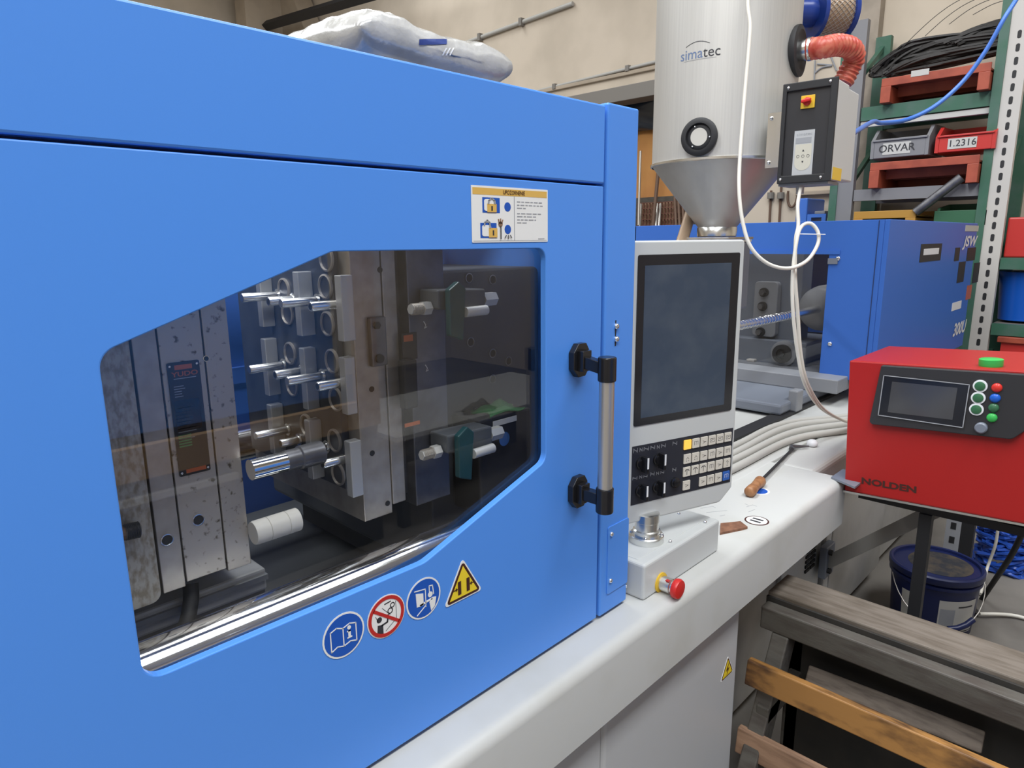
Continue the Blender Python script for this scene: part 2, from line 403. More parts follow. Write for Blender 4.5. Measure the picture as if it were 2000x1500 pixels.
MB().box(-6.2, -6, -6.2, 10, 0, CEIL).build('wall_left', 'plaster', kind='structure')
MB().box(-6, WX, -6.2, -6, 0, CEIL).build('wall_front', 'plaster', kind='structure')
pl = MB(); a = PX(1727, 30, WX); b = PX(1690, 30, WX)
pl.box(WX - 0.10, WX, a[1], b[1], 0, CEIL).build('trim_1', 'plaster2', kind='structure')
# roof beam and slanted haunch in the far corner
be = MB(); q0 = PX(640, 30, WX - 0.2)
be.obox(V(WX - 0.35, 8.3, 3.9), V(0.3, 0, 0), V(0, 0.75, 0.0), V(0, 0.9, 1.7))
be.build('trim_2', 'conc2', kind='structure')
MB().box(WX - 0.9, WX - 0.002, 9.2, 9.5, 0, CEIL).build('trim_3', 'conc2', kind='structure')
q1, q2 = PX(590, 30, WX - 0.6), PX(505, 55, WX - 0.6)
MB().tube([q2 - (q1 - q2) * 2, q1 + (q1 - q2) * 3], 0.07, n=4).build('roof_girder', 'blackmatte', label='dark steel roof girder in front of the far cream wall', category='girder')
# conduit pipes on the wall
def wall_pipe(p0, p1, r, mat, label):
    a, b = PX(*p0, WX - r), PX(*p1, WX - r); e = (b - a)
    t = thing('wall_conduit', (WX - r, (a[1] + b[1]) / 2, min(a[2], b[2])), label, 'conduit')
    MB().tube([a - e * 0.6, b + e * 0.4], r, n=10).build('pipe', mat, t, smooth=40)
    for k in (0.15, 0.75):
        c = a + e * k; MB().box(WX - 2.6 * r, WX, c[1] - 0.02, c[1] + 0.02, c[2] - 1.7 * r, c[2] + 1.7 * r).build('clip', 'lintel', t)
    return t
wall_pipe((920, 80), (1056, 30), 0.022, 'conduit', 'thin grey conduit running up the cream wall above the pellet sacks')
wall_pipe((1052, 177), (1295, 117), 0.015, 'conduit', 'thin conduit just above the dark lintel on the cream wall')

# ================================================================ machine: bed and base
BT = 0.790
bed = thing('machine_bed', (1.2, 0.4, 0), 'long white machine bed with rounded lip running under the blue guards', 'machine bed')
def lip_profile(y0, y1, zb, zt, r, n=6):
    P = [(y1, zb), (y1, zt)]
    for i in range(n + 1):
        t = math.pi / 2 * i / n; P.append((y0 + r - r * math.sin(t), zt - r + r * math.cos(t)))
    P.append((y0, zb)); return P
MB().prism(lip_profile(-0.072, 0.16, 0.645, BT, 0.022), V(-0.6, 0, 0), UY, UZ, V(2.675, 0, 0)).build('bed_rail', 'ivory', bed, smooth=30)
MB().box(-0.6, 3.6, 0.16, 1.0, 0.70, BT).build('bed_top', 'ivory', bed, bevel=0.003)
MB().box(2.075, 3.3, 0.02, 0.16, 0.66, BT).build('bed_rail_extension', 'ivory', bed, bevel=0.02, seg=4)
# front skirt below the lip
sk = MB(); c0, c1 = PY(1472, 1210, -0.03), PY(1420, 1440, -0.03)
MB().box(-0.6, 0.92, -0.03, 0.0, 0.05, 0.646).build('skirt_panel', 'skirt', bed, bevel=0.004)
MB().box(0.925, 1.50, -0.03, 0.0, 0.05, 0.646).build('skirt_panel', 'skirt', bed, bevel=0.012, seg=3)
MB().box(-0.6, 1.53, -0.05, 0.0, 0.0, 0.05).build('plinth', 'white', bed)
MB().box(1.55, 4.6, 0.10, 0.95, 0.06, 0.66).build('base_frame', 'basegrey', bed, bevel=0.004)
# vent grille on the base
vg = MB(); g0, g1 = PY(1556, 1120, 0.098), PY(1586, 1095, 0.098)
va, vb = PY(1548, 1140, 0.085), PY(1590, 1090, 0.085)
MB().box(va[0] - 0.1, vb[0] + 0.06, 0.085, 0.10, 0.25, 0.655).build('vent_panel', 'white', bed, bevel=0.003)
for i in range(14):
    for j in range(2):
        MB().box(vb[0] - 0.085 + j * 0.045, vb[0] - 0.047 + j * 0.045, 0.080, 0.086, 0.36 + i * 0.018, 0.370 + i * 0.018).build('vent_slot', 'blackmatte', bed)
MB().box(vb[0] + 0.07, 2.45, 0.07, 0.10, 0.08, 0.64).build('base_door', 'skirt', bed, bevel=0.006)
MB().box(2.46, 3.1, 0.07, 0.10, 0.08, 0.64).build('base_door', 'basegrey', bed, bevel=0.006)
# lightning triangle on the skirt
def tri_sticker(parent, c, s, name='warning_sticker'):
    h = s * 0.866
    T = [(-s / 2, -h / 3), (s / 2, -h / 3), (0, 2 * h / 3)]
    y = c[1]
    st = MB().prism(rpoly(T, s * 0.05, 3), V(c[0], y, c[2]), UX, UZ, V(0, -0.0008, 0)).build(name, 'signwhite', parent)
    k = 0.90; MB().prism(rpoly([(a * k, b * k) for a, b in T], s * 0.05, 3), V(c[0], y - 0.0008, c[2]), UX, UZ, V(0, -0.0004, 0)).build('border', 'signbrown', st)
    k = 0.72; MB().prism([(a * k, b * k) for a, b in T], V(c[0], y - 0.0012, c[2]), UX, UZ, V(0, -0.0004, 0)).build('field', 'signyellow', st)
    return st
c = PY(1420, 1308, -0.030); st = tri_sticker(bed, c, 0.068)
tag(st, 'yellow lightning bolt warning triangle')
MB().prism([(0.004, 0.020), (-0.009, -0.001), (0.0, 0.001), (-0.004, -0.014), (0.009, 0.005), (0.001, 0.004)], V(c[0], c[1] - 0.0016, c[2]), UX, UZ, V(0, -0.0003, 0)).build('pictogram', 'signbrown', st)
# round stickers printed on the bed top
def top_disc(px, r, ring, parts, label):
    c = PZ(*px, BT)
    s = MB().prism(circle(0, 0, r), c, UX, UY, V(0, 0, 0.0006)).build('round_sticker', ring, bed)
    tag(s, label)
    for nm, mat, poly, k in parts: MB().prism(poly, c + V(0, 0, 0.0006 + 0.0003 * k), UX, UY, V(0, 0, 0.0003)).build(nm, mat, s)
top_disc((1478, 1017), 0.030, 'signbrown', [('field', 'signwhite', circle(0, 0, 0.026), 0), ('pictogram', 'ink', rect(-0.012, -0.004, -0.014, 0.014), 1), ('pictogram', 'ink', rect(0.004, 0.012, -0.014, 0.014), 1)], 'round white sticker with two dark bars')
top_disc((1482, 959), 0.030, 'signwhite', [('field', 'signblue', circle(0, 0, 0.024), 0)], 'round blue sticker with white rim')
m = MB()
for pts in ([(1368, 993), (1392, 989), (1398, 992)], [(1380, 1001), (1420, 997)], [(1458, 990), (1470, 986), (1478, 989)], [(1462, 1000), (1474, 995)], [(1455, 984), (1462, 987)], [(1406, 1008), (1416, 1006)]):
    Q = [PZ(*p, BT) for p in pts]
    for p in stroke([(a[0], a[1]) for a in Q], 0.0016): m.prism(p, V(0, 0, BT), UX, UY, V(0, 0, 0.0002))
m.build('pencil_mark', 'inkgrey', bed)
# dark rail on the bed under the injection carriage
a, b = PZ(1437, 852, BT), PZ(1548, 806, BT)
MB().box(a[0] - 0.5, 3.3, 0.345, 0.40, BT, BT + 0.012).build('slide_rail', 'blackmatte', bed)
for yy in (0.75,): MB().box(1.2, 3.3, yy, yy + 0.05, BT, BT + 0.012).build('slide_rail', 'blackmatte', bed)

# ================================================================ machine: guards
cover = thing('upper_guard', (0.25, 0.0, 1.59), 'plain blue top guard panel above the sliding safety door', 'guard panel')
MB().box(-0.45, 0.941, 0.0, 0.02, 1.590, 1.713).build('front_panel', 'blue', cover, bevel=0.003)
MB().box(-0.45, 0.941, 0.02, 0.075, 1.700, 1.713).build('top_flange', 'blue', cover, bevel=0.002)
MB().box(-0.45, 0.941, 0.018, 0.03, 1.575, 1.60).build('rear_lip', 'seam', cover)
col = thing('guard_column', (0.99, 0.0, BT), 'narrow blue guard column between the safety door and control terminal', 'guard column')
MB().box(0.946, 1.034, -0.002, 0.03, 0.797, 1.718).build('front_panel', 'blue', col, bevel=0.004, seg=3)
MB().box(1.012, 1.034, 0.03, 0.95, 0.797, 1.70).build('side_wall', 'blue', col)
MB().box(0.930, 0.96, 0.022, 0.05, 0.797, 1.713).build('door_stop', 'seam', col)
p0, p1 = PY(1189, 1030, -0.002), PY(1226, 1140, -0.002)
ap = MB(); ap.prism(rpoly(rect(0.966, 1.033, PY(1200, 1150, 0)[2], PY(1200, 1022, 0)[2]), 0.004, 3), V(0, -0.002, 0), UX, UZ, V(0, -0.002, 0)); ap = ap.build('access_plate', 'blue', col, bevel=0.0006)
def screw(parent, c, r, axis, mat='chrome', name='screw', h=0.004):
    a = nrm(axis)
    o = MB().lathe([(r, 0), (r, h * 0.4), (r * 0.7, h * 0.85), (r * 0.2, h)], c, a, n=12).build(name, mat, parent, smooth=50)
    return o
for px in ((1194, 1043), (1192, 1134)): screw(ap, PY(*px, -0.004), 0.0045, (0, -1, 0))
for px in ((1203, 637), (1203, 662)): screw(col, PY(*px, -0.002), 0.0055, (0, -1, 0), h=0.006)
MB().box(*[PY(1200.5, 640, 0)[0] - 0.0015, PY(1200.5, 640, 0)[0] + 0.0015], -0.0025, -0.0015, PY(1203, 675, 0)[2], PY(1203, 625, 0)[2]).build('slot', 'blackmatte', col)
rear = thing('rear_guard', (0.3, 0.95, 0.8), 'blue rear guard wall behind the mould, seen through the window', 'guard panel')
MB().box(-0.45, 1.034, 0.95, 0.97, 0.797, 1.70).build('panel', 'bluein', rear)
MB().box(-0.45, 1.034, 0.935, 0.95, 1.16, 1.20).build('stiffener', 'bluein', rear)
roof = MB().box(0.60, 1.03, 0.20, 0.56, 1.700, 1.712).build('roof_panel', 'blue', label='blue roof sheet of the clamp guard under the white pellet sacks', category='guard panel')

# ================================================================ safety door
door = thing('safety_door', (0.25, 0.0, 0.80), 'large blue sliding safety door with an angular viewing window', 'door')
WIN = [(0.1735, 1.402), (0.424, 1.490), (0.7945, 1.488), (0.7945, 1.146), (0.538, 1.060), (0.1735, 1.0615)]
WR = [0.022, 0.018, 0.018, 0.02, 0.05, 0.022]
hole = rpoly(WIN, WR, 8)
MB().holed(rect(-0.45, 0.9385, 0.799, 1.586), [hole], V(0, 0, 0), UX, UZ, V(0, 0.012, 0)).build('door_panel', 'blue', door, bevel=0.0015)
MB().box(-0.45, 0.9385, 0.012, 0.03, 0.799, 0.83).build('bottom_flange', 'blue', door)
MB().box(0.905, 0.9385, 0.012, 0.03, 0.83, 1.586).build('side_flange', 'blue', door)
big = [(0.15, 1.42), (0.41, 1.515), (0.82, 1.515), (0.82, 1.13), (0.545, 1.035), (0.15, 1.035)]
MB().prism(big, V(0, 0.0125, 0), UX, UZ, V(0, 0.004, 0)).build('window_pane', 'pane', door)
# handle
hx = PY(1125, 700, 0)[0]
d = ray(1186, 709); hy = CP[1] + d[1] * (hx / d[0])
hd = MB().cyl(V(hx, hy, PY(1186, 745, hy)[2]), V(hx, hy, PY(1186, 950, hy)[2]), 0.0125, n=28).build('handle', 'alu', door, smooth=40)
for zt, zb, zc in ((697, 745, 702), (950, 998, 957)):
    z1, z0 = PY(1186, zt, hy)[2], PY(1186, zb, hy)[2]; zm = PY(1125, zc, 0)[2]
    br = MB().lathe([(0.0135, 0), (0.015, 0.0015), (0.015, (z1 - z0) - 0.0015), (0.0135, z1 - z0)], V(hx, hy, z0), n=28)
    br.obox(V(hx - 0.008, hy, (z0 + z1) / 2 - 0.010), V(0.016, 0, 0), V(0, -hy - 0.01, zm - (z0 + z1) / 2), V(0, 0, 0.020))
    hexp = [(-0.020, -0.014), (-0.020, 0.014), (-0.008, 0.028), (0.012, 0.028), (0.020, 0.016), (0.020, -0.016), (0.010, -0.028), (-0.008, -0.028)]
    br.prism(hexp, V(hx, -0.0005, zm), UX, UZ, V(0, -0.012, 0))
    br.obox(V(hx - 0.011, -0.0125, zm - 0.017), V(0.022, 0, 0), V(0, -0.012, 0), V(0, 0, 0.034))
    br.build('handle_bracket', 'black', hd, bevel=0.0012, smooth=35)
# stickers on the door
def dframe(px): c = PY(*px, 0); return V(c[0], -0.0003, c[2])
def lay(parent, name, mat, polys, c, k):
    m = MB()
    for p in polys: m.prism(p, V(c[0], -0.0006 - 0.0004 * k, c[2]), UX, UZ, V(0, -0.0004, 0))
    return m.build(name, mat, parent)
def ringpoly(r1, r0, n=36):
    return [[(r1 * math.cos(a), r1 * math.sin(a)), (r1 * math.cos(b), r1 * math.sin(b)), (r0 * math.cos(b), r0 * math.sin(b)), (r0 * math.cos(a), r0 * math.sin(a))] for a, b in [(2 * math.pi * i / n, 2 * math.pi * (i + 1) / n) for i in range(n)]]
R0 = 0.0305
# open book with i
c = dframe((671, 1240)); st = MB().prism(circle(0, 0, R0), c, UX, UZ, V(0, -0.0005, 0)).build('safety_sticker', 'signwhite', door); tag(st, 'round blue open book sticker')
lay(st, 'field', 'signblue', [circle(0, 0, R0 * 0.92)], c, 0)
bk = [(-0.019, -0.016), (-0.019, 0.011), (-0.010, 0.014), (-0.001, 0.010), (0.009, 0.013), (0.018, 0.010), (0.018, -0.015), (0.009, -0.012), (-0.001, -0.015), (-0.010, -0.012), (-0.019, -0.016)]
lay(st, 'pictogram', 'signwhite', stroke(bk, 0.0014) + stroke([(-0.001, 0.010), (-0.001, -0.015)], 0.0014) + [circle(0.008, 0.0075, 0.0027, 14), rect(0.0062, 0.0098, -0.0055, 0.0035), rect(0.0046, 0.0098, 0.0018, 0.0035), rect(0.0046, 0.0116, -0.0072, -0.0055)], c, 1)
# prohibition
c = dframe((754, 1203)); st = MB().prism(circle(0, 0, R0), c, UX, UZ, V(0, -0.0005, 0)).build('safety_sticker', 'signwhite', door); tag(st, 'round red prohibition sticker with hand and gears')
lay(st, 'pictogram', 'ink', [circle(-0.0115, -0.001, 0.0042, 16), [(-0.016, -0.022), (-0.006, -0.024), (-0.006, -0.010), (-0.0145, -0.008)]] + stroke([(-0.008, -0.0105), (0.001, -0.009), (0.003, 0.001)], 0.0026)
    + [[(p[0] + 0.0065, p[1] + 0.0055) for p in q] for q in ringpoly(0.0046, 0.0030, 14)] + [[(p[0] + 0.0105, p[1] + 0.0125) for p in q] for q in ringpoly(0.0040, 0.0025, 14)]
    + stroke([(-0.002, 0.018), (0.008, 0.019)], 0.0016) + stroke([(-0.006, 0.014), (0.006, 0.0)], 0.0007) + stroke([(0.016, 0.016), (0.016, -0.010)], 0.0007) + stroke([(0.016, -0.010), (-0.002, -0.021)], 0.0007) + stroke([(-0.017, 0.006), (-0.014, -0.002)], 0.0007), c, 0)
lay(st, 'ring', 'signred', ringpoly(R0 * 0.95, R0 * 0.79) + stroke([(-0.019, 0.0145), (0.019, -0.0145)], 0.0044), c, 1)
# close guard sign
c = dframe((827, 1168)); st = MB().prism(circle(0, 0, R0), c, UX, UZ, V(0, -0.0005, 0)).build('safety_sticker', 'signwhite', door); tag(st, 'round blue sticker of a figure closing a guard')
lay(st, 'field', 'signblue', [circle(0, 0, R0 * 0.92)], c, 0)
lay(st, 'pictogram', 'signwhite', [[(-0.014, 0.012), (-0.001, 0.008), (-0.001, -0.010), (-0.013, -0.009)], circle(0.0115, 0.0015, 0.0042, 16), [(0.0145, -0.004), (0.022, -0.006), (0.019, -0.019), (0.012, -0.024), (0.0095, -0.010)]]
    + stroke([(-0.016, 0.016), (0.003, 0.013), (0.003, -0.014)], 0.0013) + stroke([(0.003, -0.012), (-0.013, -0.022)], 0.0013) + stroke([(0.010, 0.006), (0.010, 0.015), (0.016, 0.014), (0.0175, 0.0)], 0.0014) + stroke([(-0.007, -0.0085), (0.014, -0.006)], 0.0028), c, 1)
# yellow crushing triangle
c = dframe((904, 1143)); st = tri_sticker(door, c, 0.076, 'safety_sticker'); tag(st, 'yellow triangle with two dark closing bars')
lay(st, 'pictogram', 'signbrown', [rect(-0.0115, -0.0055, -0.011, 0.010), rect(0.0055, 0.0115, -0.011, 0.010), [(-0.0155, 0.002), (-0.0155, -0.004), (-0.012, -0.001)], [(0.0155, 0.002), (0.0155, -0.004), (0.012, -0.001)]] + stroke([(-0.021, -0.001), (-0.015, -0.001)], 0.0012) + stroke([(0.015, -0.001), (0.021, -0.001)], 0.0012), c, 4)
# lock-out instruction label
A, B, Cc = PY(919, 361, 0), PY(1069, 372, 0), PY(921, 474, 0)
x0, x1, z1, z0 = A[0], B[0], A[2], Cc[2]; W, H = x1 - x0, z1 - z0
c = V(x0, -0.0003, z0)
st = MB().prism(rpoly(rect(0, W, 0, H), 0.001, 2), c, UX, UZ, V(0, -0.0005, 0)).build('instruction_label', 'signwhite', door); tag(st, 'white lock-out label with amber header and padlocks')
def L01(name, mat, polys, k): return lay(st, name, mat, [[(a * W, b * H) for a, b in p] for p in polys], c, k)
L01('header', 'signamber', [rect(0.015, 0.985, 0.845, 0.965)], 0)
L01('divider', 'inkgrey', [rect(0.53, 0.537, 0.03, 0.84), rect(0.015, 0.985, 0.025, 0.032)], 0)
L01('pictogram', 'signblue', [rect(0.13, 0.345, 0.53, 0.80), rect(0.10, 0.30, 0.08, 0.35), circle(0.445, 0.645, 0.042, 20, 0.085), circle(0.445, 0.235, 0.042, 20, 0.085)], 0)
L01('pictogram', 'signwhite', [rpoly(rect(0.15, 0.27, 0.56, 0.77), 0.03, 3), rpoly(rect(0.12, 0.23, 0.11, 0.31), 0.03, 3)], 1)
L01('pictogram', 'signamber', [rect(0.185, 0.30, 0.54, 0.69), rect(0.20, 0.305, 0.09, 0.26)], 2)
L01('pictogram', 'ink', [rect(0.233, 0.25, 0.57, 0.65), rect(0.246, 0.262, 0.13, 0.22)] + stroke([(0.35, 0.06), (0.35, 0.29)], 0.010) + stroke([(0.42, 0.13), (0.40, 0.08)], 0.009) + stroke([(0.445, 0.13), (0.445, 0.06)], 0.009) + stroke([(0.47, 0.13), (0.49, 0.08)], 0.009), 3)
L01('pictogram', 'inkgrey', stroke([(0.20, 0.69), (0.205, 0.75), (0.24, 0.79), (0.275, 0.75), (0.28, 0.69)], 0.018) + stroke([(0.145, 0.31), (0.15, 0.36), (0.18, 0.40), (0.21, 0.36), (0.215, 0.26)], 0.016), 3)
L01('pictogram', 'woodtan', [circle(0.35, 0.33, 0.028, 12, 0.05)] + stroke([(0.335, 0.34), (0.325, 0.42)], 0.014) + stroke([(0.352, 0.34), (0.352, 0.43)], 0.012) + stroke([(0.365, 0.34), (0.38, 0.41)], 0.012), 1)
tx = MB(); lettering(tx, 'UPOZORNENIE', c + V(0.53 * W, -0.0012, 0.903 * H), UX, UZ, 0.085 * H * 1.25, 0.8, bold=0.01); tx.build('header_text', 'signbrown', st)
bars = []
for row, (ln, wd) in enumerate([(0.745, .34), (0.685, .335), (0.63, .12), (0.53, .33), (0.475, .26), (0.415, .24), (0.36, .14)]):
    x = 0.57
    while x < 0.57 + wd:
        wl = random.uniform(0.03, 0.075); bars.append(rect(x, min(x + wl, 0.57 + wd + 0.02), ln - 0.010, ln + 0.010)); x += wl + 0.014
bars.append(rect(0.86, 0.95, 0.05, 0.065))
L01('fine_print', 'inkgrey', bars, 0)

# ================================================================ clamp unit and mould behind the window
FY = 0.16
mp = thing('moving_platen', (0.0, 0.4, 0.9), 'rough machined iron platen at the hinge end of the window', 'platen')
MB().prism(rpoly(rect(-0.40, 0.2455, 1.062, 1.66), 0.012, 4), V(0, FY, 0), UX, UZ, V(0, 0.62, 0)).build('plate', 'platen', mp)
MB().box(-0.40, 0.20, FY + 0.11, 0.66, BT + 0.03, 1.062).build('foot', 'blackmatte', mp)
c0, c1 = PY(243, 1040, FY - 0.012), PY(272, 1034, FY - 0.012)
sb = MB().tube([c0 - V(0.03, 0, 0), c1], 0.0085, n=14).build('stud', 'rust', mp, smooth=40)
n = 9
for i in range(n):
    cc = c0 + (c1 - c0) * (i + 0.5) / n
    MB().lathe([(0.0085, -0.0012), (0.0102, 0), (0.0085, 0.0012)], cc, c1 - c0, n=14, cap=False).build('thread', 'steeldark', sb)
mm = thing('moving_mould_half', (0.305, 0.33, 1.05), 'moving mould half of upright steel plates carrying a dark maker plate', 'mould half')
MB().box(0.2485, 0.2755, FY, 0.50, 1.069, 1.60).build('mould_plate', 'steel', mm, bevel=0.001)
MB().box(0.2775, 0.3285, FY, 0.50, 1.074, 1.60).build('mould_plate', 'steelspot', mm, bevel=0.001)
MB().box(0.3305, 0.3625, FY, 0.50, 1.069, 1.60).build('mould_plate', 'steelspot', mm, bevel=0.001)
MB().box(0.2500, 0.3600, FY + 0.004, 0.49, 1.085, 1.59).build('plate_gap', 'blackmatte', mm)
for px, r in (((326, 1054), 0.0062), ((387, 1015), 0.0062), ((402, 700), 0.003)):
    cc = PY(*px, FY); hl = MB().cyl(cc + V(0, 0.002, 0), cc + V(0, -0.0008, 0), r, n=16).build('eye_bolt_hole', 'blackmatte', mm)
    MB().lathe([(r * 1.05, 0), (r * 1.25, 0.0012), (r * 1.05, 0.0014)], cc, (0, -1, 0), n=18, cap=False).build('hole_rim', 'satin', hl)
# maker plate
ca, cb, cc_, cd = [PY(*p, FY - 0.0005) for p in ((324, 708), (388, 704), (412, 916), (350, 933))]
pz0, pz1 = (cc_[2] + cd[2]) / 2, (ca[2] + cb[2]) / 2; px0, px1 = ca[0], cb[0]
pw, ph = px1 - px0, pz1 - pz0; po = V(px0, FY - 0.0005, pz0)
mk = MB().prism(rpoly(rect(0, pw, 0, ph), 0.002, 2), po, UX, UZ, V(0, -0.001, 0)).build('maker_plate', 'tag', mm)
def mk_l(name, mat, polys, k=0):
    m = MB()
    for p in polys: m.prism([(a * pw, b * ph) for a, b in p], po + V(0, -0.001 - 0.0003 * k, 0), UX, UZ, V(0, -0.0003, 0))
    return m.build(name, mat, mk)
mk_l('logo_bar', 'tagorange', [rect(0.22, 0.76, 0.935, 0.975), rect(0.22, 0.86, 0.02, 0.055)])
tx = MB(); lettering(tx, 'YUDO', po + V(0.52 * pw, -0.0014, 0.895 * ph), UX, UZ, 0.058 * ph, 1.3, bold=0.02); tx.build('logo_text', 'tagorange', mk)
rows = [rect(0.16, 0.85, 0.855, 0.862)] + [rect(0.14, random.uniform(0.35, 0.58), 0.79 - i * 0.022, 0.796 - i * 0.022) for i in range(5)] + [rect(0.12, random.uniform(0.3, 0.85), 0.60 - i * 0.03, 0.606 - i * 0.03) for i in range(10)]
mk_l('fine_print', 'inkgrey', rows)
mk_l('photo_field', 'bezel', [rect(0.10, 0.88, 0.40, 0.67)])
mk_l('chart', 'led', [rect(0.10, 0.50, 0.26 + i * 0.024, 0.272 + i * 0.024) for i in range(5)])
for a, b in ((0.08, 0.97), (0.92, 0.97), (0.08, 0.03), (0.92, 0.03)): screw(mk, po + V(a * pw, -0.001, b * ph), 0.0016, (0, -1, 0), h=0.0012)
# guide pillar, sleeves and fittings on the moving half
pc = PX(489, 918, 0.3625); e = PY(556, 896, pc[1]); e2 = PY(612, 884, pc[1])
MB().cyl(V(0.3625, pc[1], pc[2]), V(e[0], pc[1], pc[2]), 0.0140, n=28).build('guide_pillar', 'chrome', mm, smooth=40)
MB().lathe([(0.0145, 0), (0.0145, 0.02), (0.0165, 0.022), (0.0165, 0.055)], V(e[0], pc[1], pc[2]), (1, 0, 0), n=28).build('pillar_sleeve', 'steeldark', mm, smooth=40)
for yy in (455, 545, 640, 735, 865, 925, 1010):
    q = PX(462 + (yy - 455) * 0.045, yy + 20, 0.3625)
    MB().lathe([(0.006, 0), (0.006, 0.006), (0.004, 0.007), (0.004, 0.014)], V(0.3625, min(max(q[1], 0.2), 0.46), q[2]), (1, 0, 0), n=10).build('coolant_fitting', 'satin', mm, smooth=40)
pc = PX(494, 1042, 0.3625); e = PY(584, 1024, pc[1])
MB().lathe([(0.0155, 0), (0.0165, 0.004), (0.0165, 0.020), (0.0155, 0.0205), (0.0165, 0.021), (0.0165, (e[0] - 0.3625) * 0.7), (0.0155, (e[0] - 0.3625) * 0.71), (0.0165, (e[0] - 0.3625) * 0.72), (0.0165, e[0] - 0.3625 - 0.002), (0.012, e[0] - 0.3625)], V(0.3625, pc[1], pc[2]), (1, 0, 0), n=28).build('hose_sleeve', 'pipewhite', mm, smooth=40)
h0, h1, h2 = PY(372, 1140, FY + 0.03), PY(372, 1180, FY + 0.02), PY(352, 1240, FY + 0.01)
MB().tube(smooth_path([h0, h1, h2 + V(0, 0.0, 0.0), h2 + V(-0.05, 0.03, -0.06)]), 0.010, n=12).build('coolant_hose', 'blackmatte', mm, smooth=50)

# fixed mould half with core pins
fm = thing('fixed_mould_half', (0.62, 0.33, 1.05), 'fixed mould half whose face carries rows of bright core pins', 'mould half')
FX = 0.547
MB().box(FX, 0.600, FY, 0.53, 1.070, 1.60).build('mould_plate', 'steel', fm, bevel=0.0015)
MB().box(0.602, 0.6275, FY, 0.53, 1.083, 1.60).build('mould_plate', 'steel', fm, bevel=0.0015)
MB().box(0.640, 0.713, FY - 0.012, 0.56, 1.072, 1.62).build('clamp_plate', 'steeldark', fm, bevel=0.0015)
MB().box(0.6275, 0.640, FY + 0.012, 0.52, 1.09, 1.60).build('insulation_sheet', 'steeldark', fm)
MB().box(FX - 0.012, FX, 0.19, 0.515, 1.12, 1.59).build('cavity_plate', 'cavity', fm, bevel=0.001)
CX = FX - 0.012
def pin(tip, root, r, hollow, mat='satin'):
    q = PX(*root, CX); t = PY(*tip, q[1])
    base = V(CX, q[1], q[2]); L = CX - t[0]
    pr = [(r * 1.5, -0.001), (r * 1.5, 0.003), (r, 0.0035), (r, L - 0.0015), (r * 0.85, L)]
    o = MB().lathe(pr, base, (-1, 0, 0), n=18).build('core_pin', mat, fm, smooth=40)
    if hollow:
        MB().cyl(base - V(L + 0.0002, 0, 0), base - V(L - 0.002, 0, 0), r * 0.62, n=14).build('pin_bore', 'blackmatte', o)
    return o
for tip, root, hl in [((472, 582), (545, 577), 0), ((524, 593), (575, 585), 1), ((548, 591), (622, 587), 0), ((606, 602), (668, 594), 1),
                      ((486, 718), (556, 712), 0), ((537, 734), (592, 724), 1), ((560, 740), (632, 733), 0), ((620, 761), (678, 745), 1),
                      ((498, 848), (564, 838), 0), ((548, 871), (586, 858), 1), ((572, 881), (640, 872), 0), ((630, 914), (684, 893), 1)]:
    pin(tip, root, 0.0072, hl)
# slide blocks standing off the face
def block(px0, px1, ytop, ybot):
    m = ((px0 + px1) / 2, (ytop + ybot) / 2)
    q = PX(px1, m[1], CX); t = PY(px0, m[1], q[1])
    zt, zb = PX(px1, ytop, CX)[2], PX(px1, ybot, CX)[2]
    MB().box(max(t[0], CX - 0.035), CX, q[1], q[1] + 0.016, zb, zt).build('slide_block', 'satinblock', fm, bevel=0.0012)
M['satinblock'] = material('ground_slide_block_steel', (0.50, 0.50, 0.49), 0.4, 0.6)
for a in [(510, 534, 530, 636), (585, 613, 530, 653), (668, 692, 537, 664), (521, 545, 661, 768), (597, 621, 679, 795), (676, 696, 697, 806), (532, 556, 789, 880), (607, 631, 819, 929), (686, 708, 860, 965)]: block(*a)
for px in ((556, 566), (637, 560), (563, 612), (641, 632), (568, 690), (650, 705), (572, 752), (660, 780), (600, 830), (655, 860), (662, 925), (668, 506)):
    q = PX(*px, CX); q = V(CX, min(max(q[1], 0.2), 0.5), q[2])
    ri = MB().lathe([(0.019, 0), (0.019, 0.003), (0.0165, 0.004), (0.0155, 0.0)], q, (-1, 0, 0), n=30, cap=False).build('bush_ring', 'steel', fm, smooth=50)
    MB().cyl(q, q - V(0.0008, 0, 0), 0.0155, n=24).build('bush_bore', 'steeldark', ri)
for px in ((742, 527), (741, 662), (726, 760), (727, 885), (757, 983), (746, 648)):
    q = PY(*px, FY - 0.0002); MB().cyl(q + V(0, 0.001, 0), q - V(0, 0.0006, 0), 0.0045, n=14).build('tapped_hole', 'blackmatte', fm)
# latch bar on the fixed half
la = PY(716, 620, FY - 0.0005); lb = PY(728, 715, FY - 0.0005)
MB().box(la[0] + 0.0, la[0] + 0.028, FY - 0.010, FY, lb[2], la[2]).build('latch_bar', 'steeldark', fm, bevel=0.002)
MB().cyl(V(la[0] + 0.010, FY - 0.010, la[2] - 0.012), V(la[0] + 0.010, FY - 0.014, la[2] - 0.012), 0.006, n=6).build('latch_screw', 'blackmatte', fm)
MB().cyl(V(la[0] + 0.012, FY - 0.010, lb[2] + 0.012), V(la[0] + 0.012, FY - 0.014, lb[2] + 0.012), 0.007, n=16).build('latch_screw', 'blackmatte', fm)
